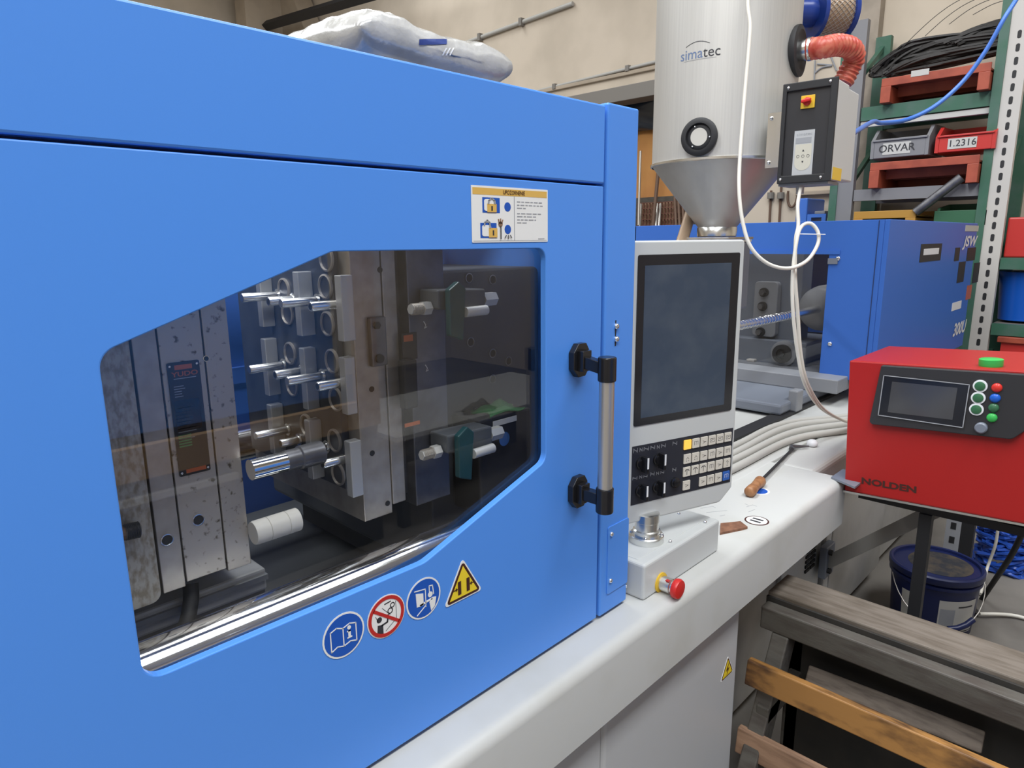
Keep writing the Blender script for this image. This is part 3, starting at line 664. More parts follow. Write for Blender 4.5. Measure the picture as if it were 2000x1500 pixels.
# cable socket and maker strip on the clamp plate
ga, gb = PY(784, 652, FY - 0.0125), PY(815, 700, FY - 0.0125)
tg = MB().box(ga[0], gb[0], FY - 0.0135, FY - 0.0122, gb[2], ga[2]).build('maker_plate', 'tag', fm)
MB().box(ga[0] + 0.003, gb[0] - 0.008, FY - 0.0139, FY - 0.0135, ga[2] - 0.013, ga[2] - 0.003).build('logo_bar', 'tagorange', tg)
ga = PY(790, 828, FY - 0.0125); MB().box(ga[0], ga[0] + 0.03, FY - 0.0135, FY - 0.0122, ga[2] - 0.006, ga[2]).build('maker_strip', 'tagorange', fm)
ga, gb = PY(788, 705, FY - 0.03), PY(820, 820, FY - 0.03)
MB().box(ga[0], gb[0], FY - 0.030, FY - 0.0125, gb[2] + 0.02, ga[2]).build('cable_socket', 'blackmatte', fm, bevel=0.004)
for z in (1.42, 1.37, 1.30): MB().tube([V(0.668, FY - 0.013, z + .006), V(0.672, FY - 0.013, z), V(0.669, FY - 0.013, z - .005), V(0.674, FY - 0.013, z - .003)], 0.0008, n=6).build('chalk_mark', 'inkwhite', fm)

# fixed platen, clamps
fp = thing('fixed_platen', (0.84, 0.5, 0.86), 'dark grey painted fixed platen beside the clamp plate', 'platen')
MB().prism(rpoly(rect(0.716, 1.005, 0.90, 1.45), 0.012, 3), V(0, 0.205, 0), UX, UZ, V(0, 0.62, 0)).build('plate', 'platendark', fp, bevel=0.004)
MB().box(0.75, 0.98, 0.30, 0.75, 0.84, 0.90).build('foot', 'blackmatte', fp)
MB().box(0.716, 0.80, 0.30, 0.74, 1.45, 1.60).build('upper_rib', 'platendark', fp, bevel=0.004)
for px in ((916, 543), (962, 546), (919, 668), (962, 690), (962, 740), (993, 705), (930, 805), (905, 925), (968, 930)):
    q = PY(*px, 0.204); MB().cyl(q + V(0, 0.002, 0), q - V(0, 0.001, 0), 0.007, n=14).build('tapped_hole', 'blackmatte', fp)
    q2 = q; MB().lathe([(0.0075, 0), (0.009, 0.001), (0.0075, 0.0015)], q2, (0, -1, 0), n=16, cap=False).build('hole_rim', 'steel', fp)
def clamp(pxc, label):
    q = PY(*pxc, 0.10); x, y, z = q
    t = thing('mould_clamp', (x, y, z - 0.05), label, 'clamp')
    MB().prism([(0, 0), (0.10, -0.012), (0.10, 0.026), (0, 0.03)], V(x - 0.01, y + 0.0, z), UX, UZ, V(0, 0.045, 0)).build('clamp_bar', 'platendark', t, bevel=0.003)
    b1 = MB().lathe([(0.011, 0), (0.011, 0.014), (0.0078, 0.015), (0.0078, 0.036)], V(x - 0.012, y + 0.02, z + 0.002), (-1, 0, 0), n=6).build('clamp_bolt', 'bright', t)
    n = 7
    for i in range(n): MB().lathe([(0.0078, -0.001), (0.0092, 0), (0.0078, 0.001)], V(x - 0.027 - i * 0.0030, y + 0.02, z + 0.002), (1, 0, 0), n=14, cap=False).build('bolt_thread', 'steel', b1)
    MB().cyl(V(x + 0.03, y - 0.016, z - 0.006), V(x + 0.075, y - 0.016, z - 0.006), 0.0080, n=18).build('set_screw', 'bright', t, smooth=40)
    MB().cyl(V(x + 0.09, y + 0.01, z + 0.008), V(x + 0.118, y + 0.01, z + 0.008), 0.012, n=6).build('clamp_nut', 'bright', t)
    MB().prism([(0, -0.04), (0.026, -0.05), (0.034, 0.03), (0.02, 0.042), (0, 0.03)], V(x + 0.0, y - 0.004, z + 0.0), UX, UZ, V(0, -0.012, 0)).build('clamp_cam', 'camgreen', t, bevel=0.002)
    return t
M['bright'] = material('bright_zinc_steel', (0.62, 0.61, 0.57), 0.4, 0.45)
M['camgreen'] = material('dark_teal_cam_paint', (0.012, 0.05, 0.055), 0.35)
clamp((866, 604), 'upper mould clamp with threaded bolt on the dark platen')
clamp((884, 884), 'lower mould clamp with threaded bolt beside the black block')
bb = PY(893, 845, 0.13); bc = PY(1045, 960, 0.13)
nb = thing('nozzle_guard_block', (0.83, 0.17, 0.95), 'black block in the lower corner of the window', 'block')
MB().box(bb[0] + 0.05, 0.90, 0.13, 0.2045, 1.02, 1.195).build('body', 'blackmatte', nb, bevel=0.004)
MB().cyl(V(bb[0] + 0.10, 0.13, 1.155), V(bb[0] + 0.10, 0.118, 1.155), 0.013, n=18).build('plug', 'satin', nb, smooth=40)
MB().box(0.80, 0.86, 0.129, 0.1302, 1.178, 1.188).build('label_strip', 'paper', nb)
# tie bars
for y, z, lb, r in ((0.088, 1.018, 'thick chrome tie bar along the bottom of the window', 0.036), (0.70, 1.075, 'rear lower tie bar behind the mould halves', 0.034), (0.70, 1.60, 'rear upper tie bar behind the mould halves', 0.034)):
    MB().cyl(V(-0.45, y, z), V(1.0, y, z), r, n=64).build('tie_bar', 'chrome', label=lb, category='tie bar', smooth=40)
# inner bed ledges
lg = thing('inner_bed_ledge', (0.3, 0.3, 0.9), 'pale painted ledge below the mould plates inside the guard', 'ledge')
MB().box(-0.45, 0.40, 0.20, 0.25, 1.00, 1.034).build('ledge_top', 'skirt', lg, bevel=0.004)
MB().box(-0.45, 1.0, 0.05, 0.93, BT, BT + 0.03).build('dark_floor_sheet', 'platendark', lg)  # dark sheet added over the pale bed so the clamp interior looks dark
MB().box(-0.45, 0.40, 0.195, 0.205, 1.018, 1.026).build('ledge_groove', 'inkgrey', lg)
MB().box(-0.45, 0.40, 0.21, 0.25, BT + 0.03, 1.00).build('ledge_wall', 'platendark', lg)
# rag on the inner sill
def rag(name, c, sx, sy, h, mat, label):
    m = MB(); n = 14; vs = []; rnd = random.Random(int(c[0] * 1000))
    for i in range(n + 1):
        for j in range(n + 1):
            a, b = i / n - 0.5, j / n - 0.5
            e = max(0.0, 1 - 3.4 * (a * a + b * b))
            hh = h * e * (0.55 + 0.45 * math.sin(9 * a + 4 * b) * math.cos(7 * b - 3 * a)) + rnd.uniform(0, 0.12) * h * e
            vs.append((c[0] + a * sx * (1 + 0.2 * math.sin(8 * b)), c[1] + b * sy * (1 + 0.2 * math.sin(7 * a)), c[2] + 0.001 + max(hh, 0)))
    fs = [(i * (n + 1) + j, i * (n + 1) + j + 1, (i + 1) * (n + 1) + j + 1, (i + 1) * (n + 1) + j) for i in range(n) for j in range(n)]
    m.add(vs, fs); o = m.build(name, mat, smooth=70, label=label, category='rag')
    s = o.modifiers.new('cloth', 'SOLIDIFY'); s.thickness = 0.002; s.offset = 1
    return o
rag('cloth_rag', (0.845, 0.165, 1.195), 0.085, 0.06, 0.018, 'raggreen', 'dark green rag lying on the black block')

# ================================================================ pedestal box, emergency stop, swivel joint
ped = thing('pedestal_box', (1.22, 0.05, BT), 'low white junction box on the bed with a red emergency stop', 'junction box')
zt = PY(1258, 1106, -0.024)[2]
px1_ = PY(1404, 1055, -0.024)[0]; px0_ = PY(1258, 1140, -0.024)[0]
MB().box(px0_, px1_, -0.024, 0.135, BT, zt).build('housing', 'white', ped, bevel=0.006, seg=3)
MB().box(px0_ + 0.012, px1_ - 0.004, 0.0, 0.13, zt - 0.001, zt + 0.0012).build('lid', 'white', ped, bevel=0.001)
for px in ((1326, 1004), (1377, 1020), (1309, 1058)): screw(ped, PZ(*px, zt + 0.001), 0.004, (0, 0, 1))
screw(ped, V(px0_ - 0.0005, 0.018, BT + 0.018), 0.0035, (-1, 0, 0))
ec = PY(1290, 1137, -0.024); eb = V(ec[0], -0.024, ec[2])
es = MB().lathe([(0.021, 0), (0.021, 0.003), (0.0165, 0.0035)], eb, (0, -1, 0), n=32).build('emergency_stop', 'yellow', ped, smooth=40)
MB().lathe([(0.0155, 0.003), (0.0155, 0.026), (0.0135, 0.028), (0.0135, 0.032)], eb, (0, -1, 0), n=32).build('collar', 'satin', es, smooth=40)
MB().lathe([(0.013, 0.031), (0.0195, 0.034), (0.0205, 0.038), (0.0205, 0.042), (0.0185, 0.046), (0.010, 0.0475), (0.001, 0.048)], eb, (0, -1, 0), n=36).build('push_head', 'estop', es, smooth=50)
sq = eb + V(-0.008, -0.022, 0.0135); MB().obox(sq - V(0.004, 0.004, 0.0), V(0.007, 0, 0), V(0, 0.008, 0), V(0, 0, 0.0022)).build('indicator', 'signred', es)
# chrome swivel joint
jc = PZ(1262, 1056, zt); jb = V(jc[0], jc[1], zt)
jo = thing('swivel_joint', jb, 'chrome swivel joint carrying the control terminal', 'joint')
MB().lathe([(0.036, 0), (0.037, 0.002), (0.037, 0.015), (0.035, 0.017)], jb, n=40).build('flange', 'satin', jo, smooth=35)
MB().lathe([(0.029, 0.017), (0.029, 0.027), (0.0255, 0.029), (0.0255, 0.046), (0.0265, 0.047), (0.0265, 0.064), (0.022, 0.066)], jb, n=40).build('post', 'satin', jo, smooth=35)
for i in range(4):
    a = math.radians(-60 + 90 * i); screw(jo, jb + V(0.0325 * math.cos(a), 0.0325 * math.sin(a), 0.017), 0.003, (0, 0, 1))
MB().box(jb[0] - 0.012, jb[0] + 0.012, jb[1] + 0.005, jb[1] + 0.04, jb[2] + 0.060, jb[2] + 0.075).build('yoke', 'greypaint2', jo, bevel=0.003)

# ================================================================ control terminal
TU = V(0.95436, -0.29866, 0); TU = TU / np.linalg.norm(TU); TN = np.cross(TU, UZ)        # TN faces the operator
TQ = V(1.118, 0.0453, 0)
def PT(x, y):
    dd = ray(x, y); t = np.dot(TQ - CP, TN) / np.dot(dd, TN); r = CP + dd * t
    return (float(np.dot(r - TQ, TU)), float(r[2]))
def TP(u, z, out=0.0): return TQ + TU * u + UZ * z + TN * out
term = thing('control_terminal', TP(0.13, 0.91, -0.03), 'white swivelling control terminal with tall dark screen and key field', 'control panel')
u0, u1, z0, z1 = -0.040, 0.2845, 0.915, 1.497
hs = MB(); hs.prism(rpoly([(u0, z0 + 0.004), (u1 - 0.035, z0 - 0.0), (u1, z0 + 0.03), (u1 - 0.004, z1), (u0, z1)], [0.01, 0.02, 0.01, 0.008, 0.008], 4), TP(0, 0, 0), TU, UZ, -TN * 0.038)
hs.build('housing', 'white', term, bevel=0.004, seg=3)
hs = MB(); hs.prism(rpoly(rect(u0 + 0.03, u1 - 0.03, z0 + 0.05, z1 - 0.04), 0.01, 3), TP(0, 0, -0.038), TU, UZ, -TN * 0.03); hs.build('rear_cover', 'white', term, bevel=0.005)
def face(poly, name, mat, parent, out, th=0.0008, bevel=0.0):
    return MB().prism(poly, TP(0, 0, out), TU, UZ, TN * th).build(name, mat, parent, bevel=bevel)
b0, b1 = PT(1246, 500), PT(1440, 494); b2 = PT(1240, 833)
bz = face(rpoly(rect(b0[0], 0.2665, b2[1], 1.4705), 0.004, 3), 'screen_border', 'bezel', term, 0, 0.0015)
s0, s1, s2 = PT(1259, 518), PT(1428, 513), PT(1254, 816)
face(rect(s0[0], s1[0], s2[1], s1[1]), 'screen', 'screen', bz, 0.0015, 0.0003)
k0, k1, k2 = PT(1234.6, 872), PT(1431.4, 836), PT(1428, 941)
kz1, kz0 = (k0[1] + k1[1]) / 2, (k2[1] + PT(1233, 986)[1]) / 2
kp = face(rect(k0[0], k1[0], kz0, kz1), 'key_field', 'keypad', term, 0, 0.001)
def zoom7(a, b): return PT(1225 + a / 8.332, 830 + b / 8.332)
rows = [((970, 315), (1625, 190)), ((965, 545), (1620, 415)), ((955, 755), (1608, 610)), ((950, 975), (1595, 820))]
for ri, (a, b) in enumerate(rows):
    A_, B_ = zoom7(*a), zoom7(*b); kw = (B_[0] - A_[0]) / 5
    for ci in range(6):
        if ri == 3 and ci == 1: continue
        cu, cz = A_[0] + kw * ci, A_[1] + (B_[1] - A_[1]) * ci / 5
        mt = 'keyon' if (ri, ci) == (0, 0) else 'keyblue' if (ri, ci) == (3, 5) else 'key'
        hw = kw * 0.43
        ko = face(rpoly(rect(cu - hw, cu + hw, cz - hw * 1.04, cz + hw * 1.04), 0.0012, 2), 'key', mt, term, 0.001, 0.0025, bevel=0.0005)
        if mt == 'keyon': continue
        m = MB(); S_ = hw * 0.62; P = []
        kind = (ri, ci)
        if ri == 2 and ci < 3: P = stroke([(-S_ * .9, S_ * .3), (-S_ * .5, S_ * .8), (S_ * .5, S_ * .8), (S_ * .9, S_ * .3)], 0.0016) + stroke([(0, S_ * .8), (0, -S_)], 0.0012)
        elif kind == (2, 5): P = stroke([(-S_ * .5, S_ * .4), (0, S_ * .9), (S_ * .5, S_ * .4), (0, -S_ * .1), (0, -S_ * .4)], 0.0008) + [circle(0, -S_ * .85, 0.0011, 10)]
        elif ri == 0 and ci >= 3: P = stroke([(-S_, -S_ * .6), (-S_, S_ * .6), (S_, S_ * .6), (S_, -S_ * .6), (-S_, -S_ * .6)], 0.0007) + stroke([(-S_ * .6, 0), (S_ * .5, S_ * .2)], 0.0009)
        elif ri == 1 and ci < 2: P = [circle(-S_ * .5, -S_ * .7, 0.001, 8), circle(S_ * .5, -S_ * .7, 0.001, 8)] + stroke([(-S_ * .6, -S_ * .1), (0, S_ * .6), (S_ * .6, -S_ * .1)], 0.0007)
        elif ci % 2: P = stroke([(-S_ * .8, -S_ * .6), (-S_ * .8, S_ * .7), (S_ * .8, S_ * .7), (S_ * .8, -S_ * .6)], 0.0007) + stroke([(0, S_ * .7), (0, -S_ * .6)], 0.0006)
        else: P = stroke([(-S_ * .8, S_ * .4), (S_ * .6, 0), (-S_ * .6, -S_ * .5)], 0.0008) + stroke([(S_ * .6, 0), (S_ * .9, 0)], 0.0007)
        for p in P: m.prism([(cu + x, cz + y) for x, y in p], TP(0, 0, 0.0035), TU, UZ, TN * 0.0002)
        m.build('key_symbol', 'inkwhite' if mt == 'keyblue' else 'ink', ko)
for a in ((212, 615), (490, 555), (200, 1062), (475, 1002)):
    cu, cz = zoom7(*a); cc = TP(cu, cz, 0.001)
    kn = MB().lathe([(0.0125, 0), (0.0125, 0.004), (0.0105, 0.005), (0.0105, 0.010)], cc, TN, n=24).build('selector_knob', 'black', term, smooth=40)
    MB().obox(cc - TU * 0.0038 - UZ * 0.0165 + TN * 0.006, TU * 0.0076, UZ * 0.033, TN * 0.018).build('grip', 'black', kn, bevel=0.0012)
    MB().obox(cc - TU * 0.0020 + UZ * -0.0065 + TN * 0.0238, TU * 0.0042, UZ * 0.0232, TN * 0.0008).build('pointer', 'inkwhite', kn)
cu, cz = zoom7(765, 930); MB().lathe([(0.0115, 0), (0.0115, 0.004), (0.009, 0.005), (0.009, 0.009), (0.007, 0.0095)], TP(cu, cz, 0.001), TN, n=24).build('push_button', 'black', term, smooth=40)
for a, w_, h_ in [((130, 415), 70, 70), ((220, 400), 40, 60), ((305, 385), 80, 60), ((410, 365), 70, 60), ((500, 355), 40, 60), ((585, 335), 75, 60), ((770, 295), 75, 60), ((760, 725), 60, 60), ((120, 865), 75, 50), ((215, 845), 40, 50), ((290, 835), 65, 35), ((405, 795), 65, 60), ((490, 785), 40, 50), ((565, 770), 60, 45)]:
    cu, cz = zoom7(*a); w2 = w_ / 8.33 * 0.00125 / 2; h2 = h_ / 8.33 * 0.0011 / 2; m = MB()
    for p in stroke([(-w2, -h2), (-w2, h2), (w2, -h2), (w2, h2)], 0.0007) + stroke([(-w2, 0), (w2, 0)], 0.0006): m.prism([(cu + x, cz + y) for x, y in p], TP(0, 0, 0.001), TU, UZ, TN * 0.0002)
    m.build('key_legend', 'inkgrey', term)

# ================================================================ hopper dryer
HX, HY, HR = 2.19, 0.45, 0.225
hop = thing('hopper_dryer', (HX, HY, 1.25), 'tall stainless steel material hopper with conical bottom', 'hopper')
ZC = 1.742
MB().lathe([(HR, ZC), (HR, 2.55)], (HX, HY, 0), n=96).build('drum', 'brushed', hop, smooth=40)
MB().lathe([(HR, ZC - 0.006), (HR + 0.005, ZC - 0.004), (HR + 0.005, ZC + 0.003), (HR, ZC + 0.005)], (HX, HY, 0), n=96, cap=False).build('rim_band', 'satin', hop, smooth=60)
MB().lathe([(0.062, 1.535), (HR, ZC)], (HX, HY, 0), n=96).build('cone', 'cone', hop, smooth=40)
MB().lathe([(0.062, 1.505), (0.066, 1.508), (0.066, 1.535), (0.062, 1.54)], (HX, HY, 0), n=48).build('outlet_neck', 'satin', hop, smooth=40)
MB().obox(V(HX - 0.11, HY - 0.075, 1.487), V(0.22, 0, 0), V(0, 0.15, 0), V(0, 0, 0.008)).build('slide_gate', 'satin', hop, bevel=0.001)
MB().obox(V(HX - 0.09, HY - 0.09, 1.496), V(0.18, 0, 0), V(0, 0.18, 0), V(0, 0, 0.008)).build('base_plate', 'steel', hop, bevel=0.001)
MB().box(HX - 0.085, HX + 0.085, HY - 0.085, HY + 0.085, 1.26, 1.487).build('feed_throat', 'greypaint', hop, bevel=0.006)
def hop_frame(px):
    q = PCYL(*px, HX, HY, HR); n = nrm([q[0] - HX, q[1] - HY, 0]); return q, n, np.cross(UZ, n)
# sight glass
q, nn, uu = hop_frame((1367, 268))
sg = MB().lathe([(0.052, -0.012), (0.056, 0.004), (0.056, 0.012), (0.050, 0.016), (0.040, 0.016), (0.038, 0.006)], q, nn, n=44, cap=False).build('sight_glass', 'blackmatte', hop, smooth=40)
MB().lathe([(0.0405, 0.0), (0.0405, 0.006), (0.0325, 0.010), (0.027, 0.010)], q, nn, n=44).build('inner_ring', 'blackmatte', sg, smooth=40)
MB().cyl(q + nn * 0.008, q + nn * 0.0108, 0.026, n=36).build('lens', 'pipewhite', sg)
for i in range(3):
    a = 2.0 + 2.1 * i; screw(sg, q + nn * 0.0095 + (uu * math.cos(a) + UZ * math.sin(a)) * 0.0335, 0.003, nn, h=0.003)
# side port for the air hose
q2, n2, u2 = hop_frame((1552, 100))
pq = PD(1557, 105, 2.10)
pd = nrm(V(0.13, -0.99, 0))
pn = V(HX, HY, pq[2]) + pd * (HR - 0.02)
port = MB().lathe([(0.066, 0.004), (0.074, 0.016), (0.074, 0.028), (0.060, 0.032), (0.046, 0.024)], pn, pd, n=44, cap=True).build('air_port', 'blackmatte', hop, smooth=40)
MB().cyl(pn + pd * 0.015, pn + pd * 0.075, 0.030, n=28).build('port_stub', 'satin', port, smooth=40)
# lettering wrapped on the drum
q, nn, uu = hop_frame((1366, 104)); th0 = math.atan2(nn[1], nn[0]); hz = q[2]
def on_drum(mb, vs, fs, out=0.0006):
    mb.add([(HX + (HR + out) * math.cos(th0 + a / HR), HY + (HR + out) * math.sin(th0 + a / HR), hz + b) for a, b in vs], fs)
for body, mat, xoff in (('sima', 'logoblue', -0.0265), ('tec', 'ink', 0.0375)):
    m = MB(); vs, fs = text2d(body, 0.042); on_drum(m, [(a + xoff, b) for a, b in vs], fs); m.build('logo_text', mat, hop)
m = MB()
for p in stroke([(-0.045 + 0.075 * t / 10, 0.018 + 0.016 * math.sin(math.pi * (0.12 + 0.75 * t / 10))) for t in range(11)], 0.0016): on_drum(m, p, [(0, 1, 2, 3)])
m.build('logo_arc', 'ink', hop)
m = MB()
for p in stroke([(-0.05 + 0.010 * t, -0.0165) for t in range(11)], 0.0011): on_drum(m, p, [(0, 1, 2, 3)])
m.build('logo_underline', 'inkgrey', hop)
MB().lathe([(HR + 0.012, 2.53), (HR + 0.012, 2.555), (HR - 0.05, 2.575), (0.02, 2.58)], (HX, HY, 0), n=64).build('lid', 'satin', hop, smooth=35)
# vertical seam of the drum
qs, ns, us = hop_frame((1462, 60))
MB().obox(V(qs[0], qs[1], ZC + 0.006) - us * 0.003 - ns * 0.001, us * 0.006, ns * 0.0022, UZ * 0.8).build('seam', 'brushed', hop)

# hopper control box
cbu = nrm(V(0.07, -0.9975, 0)); cbn = np.cross(cbu, UZ); cbo = PD(1532, 167, 1.95)
if np.dot(cbn, CP - cbo) < 0: cbn = -cbn
cbz0, cbz1 = 1.655, 1.931; CW = 0.149
cb = thing('hopper_control_box', (cbo[0], cbo[1], cbz0), 'grey dryer control box with charcoal front and yellow main switch', 'control box')
def CBP(u, z, out=0.0): return V(cbo[0], cbo[1], 0) + cbu * u + UZ * z + cbn * out
back = -cbn
MB().obox(CBP(0.004, cbz0 + 0.004, -0.112), cbu * (CW - 0.006), UZ * (cbz1 - cbz0 - 0.008), cbn * 0.112).build('housing', 'whitegrey', cb, bevel=0.004)
MB().obox(CBP(0.020, cbz0 + 0.010, -0.235), cbu * (CW - 0.026), UZ * (cbz1 - cbz0 - 0.02), cbn * 0.122).build('rear_housing', 'whitegrey', cb, bevel=0.004)
fr = MB().holed(rect(0, CW, cbz0, cbz1), [rect(0.012, CW - 0.018, cbz0 + 0.022, cbz1 - 0.022)], CBP(0, 0, 0), cbu, UZ, cbn * 0.010).build('front_frame', 'blackmatte', cb, bevel=0.002)
MB().prism(rect(0.012, CW - 0.018, cbz0 + 0.022, cbz1 - 0.022), CBP(0, 0, 0.001), cbu, UZ, cbn * 0.002).build('front_panel', 'charcoal', cb)
for u, z in ((0.016, cbz1 - 0.012), (CW - 0.020, cbz1 - 0.010), (0.010, cbz0 + 0.012), (CW - 0.026, cbz0 + 0.012)): screw(fr, CBP(u, z, 0.010), 0.0042, cbn, h=0.003)
ms = MB().prism(rect(0.052, 0.090, 1.858, 1.893), CBP(0, 0, 0.003), cbu, UZ, cbn * 0.004).build('main_switch', 'yellow', cb, bevel=0.001)
MB().lathe([(0.011, 0), (0.011, 0.004), (0.009, 0.006)], CBP(0.070, 1.876, 0.007), cbn, n=24).build('switch_base', 'estop', ms, smooth=40)
MB().obox(CBP(0.057, 1.871, 0.012), cbu * 0.026 + UZ * 0.003, UZ * 0.010, cbn * 0.012).build('switch_grip', 'estop', ms, bevel=0.003)
kpn = MB().prism(rect(0.040, 0.096, 1.676, 1.800), CBP(0, 0, 0.003), cbu, UZ, cbn * 0.001).build('keypad', 'padgrey', cb)
MB().prism(rpoly(rect(0.045, 0.091, 1.690, 1.762), [0.022, 0.022, 0.003, 0.003], 6), CBP(0, 0, 0.004), cbu, UZ, cbn * 0.0005).build('key_area', 'padcream', kpn)
MB().prism(rect(0.045, 0.088, 1.765, 1.780), CBP(0, 0, 0.004), cbu, UZ, cbn * 0.0005).build('display', 'inkgrey', kpn)
m = MB(); lettering(m, 'simatec', CBP(0.068, 1.789, 0.0043), cbu, UZ, 0.012, 1.2); m.build('logo_text', 'inkgrey', kpn)
m = MB()
for p in ([(0.065, 1.742), (0.071, 1.742), (0.068, 1.748)], [(0.065, 1.716), (0.071, 1.716), (0.068, 1.710)]): m.prism(p, CBP(0, 0, 0.0046), cbu, UZ, cbn * 0.0003)
for cu, cz in ((0.054, 1.729), (0.068, 1.729), (0.082, 1.729)):
    for p in ringpoly(0.0042, 0.0034, 10): m.prism([(cu + x, cz + y) for x, y in p], CBP(0, 0, 0.0046), cbu, UZ, cbn * 0.0003)
m.build('key_symbols', 'ink', kpn)
MB().obox(CBP(CW - 0.0022, cbz0 + 0.006, -0.100), cbu * 0.0014, UZ * 0.034, cbn * 0.085).build('sticker', 'yellow', cb)
MB().obox(CBP(0.002, cbz0 - 0.006, -0.10), cbu * (CW - 0.01), UZ * 0.008, cbn * 0.10).build('bottom_plate', 'greypaint2', cb)
MB().obox(CBP(-0.045, cbz0 + 0.05, -0.012), cbu * 0.06, UZ * 0.155, cbn * 0.002).build('mounting_bracket', 'satin', cb)
for z in (cbz0 + 0.065, cbz0 + 0.19): screw(cb, CBP(-0.034, z, -0.010), 0.0055, cbn, h=0.008)
MB().cyl(CBP(0.05, cbz0 - 0.006, -0.05), CBP(0.05, cbz0 - 0.028, -0.05), 0.011, n=16).build('cable_gland', 'skirt', cb, smooth=40)
# corrugated red air hose
hp = [pn + pd * 0.045, pn + pd * 0.065] + [PD(1607, 93, 2.02), PD(1637, 88, 2.04), PD(1662, 95, 2.07), PD(1669, 114, 2.10), PD(1658, 138, 2.12), PD(1646, 162, 2.13)]
path = smooth_path(hp, 14); 
ln = [0.0]
for a, b in zip(path[:-1], path[1:]): ln.append(ln[-1] + np.linalg.norm(b - a))
fine = [V(*[np.interp(t, ln, [p[k] for p in path]) for k in range(3)]) for t in np.linspace(0, ln[-1], 150)]
rr = [0.0300 + 0.0020 * math.sin(2 * math.pi * i / 7.5) for i in range(150)]
ah = thing('air_hose', hp[0], 'corrugated red air hose bending from the hopper port to the control box', 'hose')
MB().tube(fine, rr, n=22).build('hose_body', 'hose', ah, smooth=60)
MB().tube(fine[2:9], 0.0335, n=22).build('hose_clip', 'satin', ah, smooth=40)
# blower filter with blue rims
fc = PD(1586, 25, 2.30); fa = nrm(V(1, -0.75, 0.05)); ff = thing('blower_filter', fc, 'round air filter with tan mesh between blue rims', 'filter')
MB().lathe([(0.066, 0.012), (0.070, 0.015), (0.070, 0.115), (0.066, 0.118)], fc, fa, n=44).build('filter_mesh', 'mesh', ff, smooth=40)
m = MB()
for sgn in (1, -1):
    for i in range(26):
        P = [fc + fa * (0.014 + 0.102 * j / 8) + (basis(fa)[0] * math.cos(a) + basis(fa)[1] * math.sin(a)) * 0.0718 for j in range(9) for a in [2 * math.pi * i / 26 + sgn * j * 0.16]]
        m.tube(P, 0.0011, n=4)
wv = m.build('filter_wire', 'rod', ff); wv['kind'] = 'stuff'
for h in (0.0, 0.112): MB().lathe([(0.060, h), (0.080, h + 0.002), (0.080, h + 0.016), (0.060, h + 0.018)], fc, fa, n=44).build('rim', 'filterblue', ff, smooth=40)
MB().cyl(fc - fa * 0.10, fc + fa * 0.01, 0.045, n=28).build('filter_neck', 'filterblue', ff, smooth=40)

# ================================================================ injection unit with glossy cover
JX, JY = 3.08, 0.16
inj = thing('injection_unit', (3.9, 0.7, BT), 'glossy blue injection unit with white letters and an open drive end', 'injection unit')
JT = 1.568
MB().box(JX, 4.73, JY, JY + 0.02, 0.86, JT).build('front_panel', 'blue_shaded', inj, bevel=0.003)
lp = MB(); oy = PX(1612, 500, JX)[1]
MB().holed(rect(JY + 0.02, 1.40, 0.89, JT), [rect(oy - 0.015, 1.28, 0.885 + 0.02, PX(1540, 494, JX)[2])], V(JX, 0, 0), UY, UZ, V(0.02, 0, 0)).build('end_panel', 'blue_shaded', inj, bevel=0.002)
MB().box(JX + 0.75, 4.73, JY + 0.02, 1.40, JT - 0.02, JT).build('roof_sheet', 'blue_shaded', inj)
MB().box(JX, 4.73, 1.38, 1.40, 0.86, JT).build('rear_panel', 'blue_shaded', inj)
MB().box(4.71, 4.73, JY + 0.02, 1.38, 0.86, JT).build('far_panel', 'blue_shaded', inj)
MB().box(JX + 0.55, 4.7, JY + 0.03, 1.37, 0.803, 0.87).build('carriage_frame', 'blackmatte', inj)
MB().box(JX - 0.004, JX, oy - 0.06, 1.32, PX(1540, 494, JX)[2] - 0.005, PX(1540, 494, JX)[2] + 0.012).build('end_fold', 'blue_shaded', inj)
q = PX(1705, 560, JX)
MB().box(JX - 0.0015, JX, q[1] - 0.0015, q[1] + 0.0015, 0.90, JT - 0.003).build('panel_gap', 'seam', inj)
for px in ((1637, 505), (1621, 672)): screw(inj, PX(*px, JX), 0.010, (-1, 0, 0), h=0.006)
for px in ((1627, 510),): 
    q = PX(*px, JX); MB().box(JX - 0.006, JX, q[1] - 0.02, q[1] + 0.02, q[2] - 0.012, q[2] + 0.012).build('hinge_plate', 'greypaint', inj)
# smoked sheet closing the opening
MB().box(JX + 0.006, JX + 0.010, oy - 0.03, 1.29, 0.90, 1.44).build('smoked_sheet', 'pane2', inj)
def jl(px_, w_, h_, mat, name, k=0):
    a = PY(px_[0], px_[1], JY); b = PY(px_[2], px_[3], JY)
    return MB().box(a[0], b[0], JY - 0.0015 - 0.001 * k, JY + 0.001, b[2], a[2]).build(name, mat, inj)
jl((1799, 477, 1836, 508), 0, 0, 'blackmatte', 'maker_label'); jl((1804, 486, 1832, 496), 0, 0, 'inkwhite', 'maker_label_text', 1)
jl((1866, 484, 1872, 509), 0, 0, 'blackmatte', 'stripe_block'); jl((1890, 484, 1903, 508), 0, 0, 'blackmatte', 'stripe_block')
jl((1873, 512, 1881, 550), 0, 0, 'blackmatte', 'stripe_block'); jl((1903, 514, 1909, 551), 0, 0, 'blackmatte', 'stripe_block')
jl((1889, 558, 1895, 583), 0, 0, 'tagorange', 'warning_label'); jl((1860, 592, 1876, 602), 0, 0, 'inkwhite', 'small_label')
jl((1886, 440, 1910, 452), 0, 0, 'paper', 'paper_label')
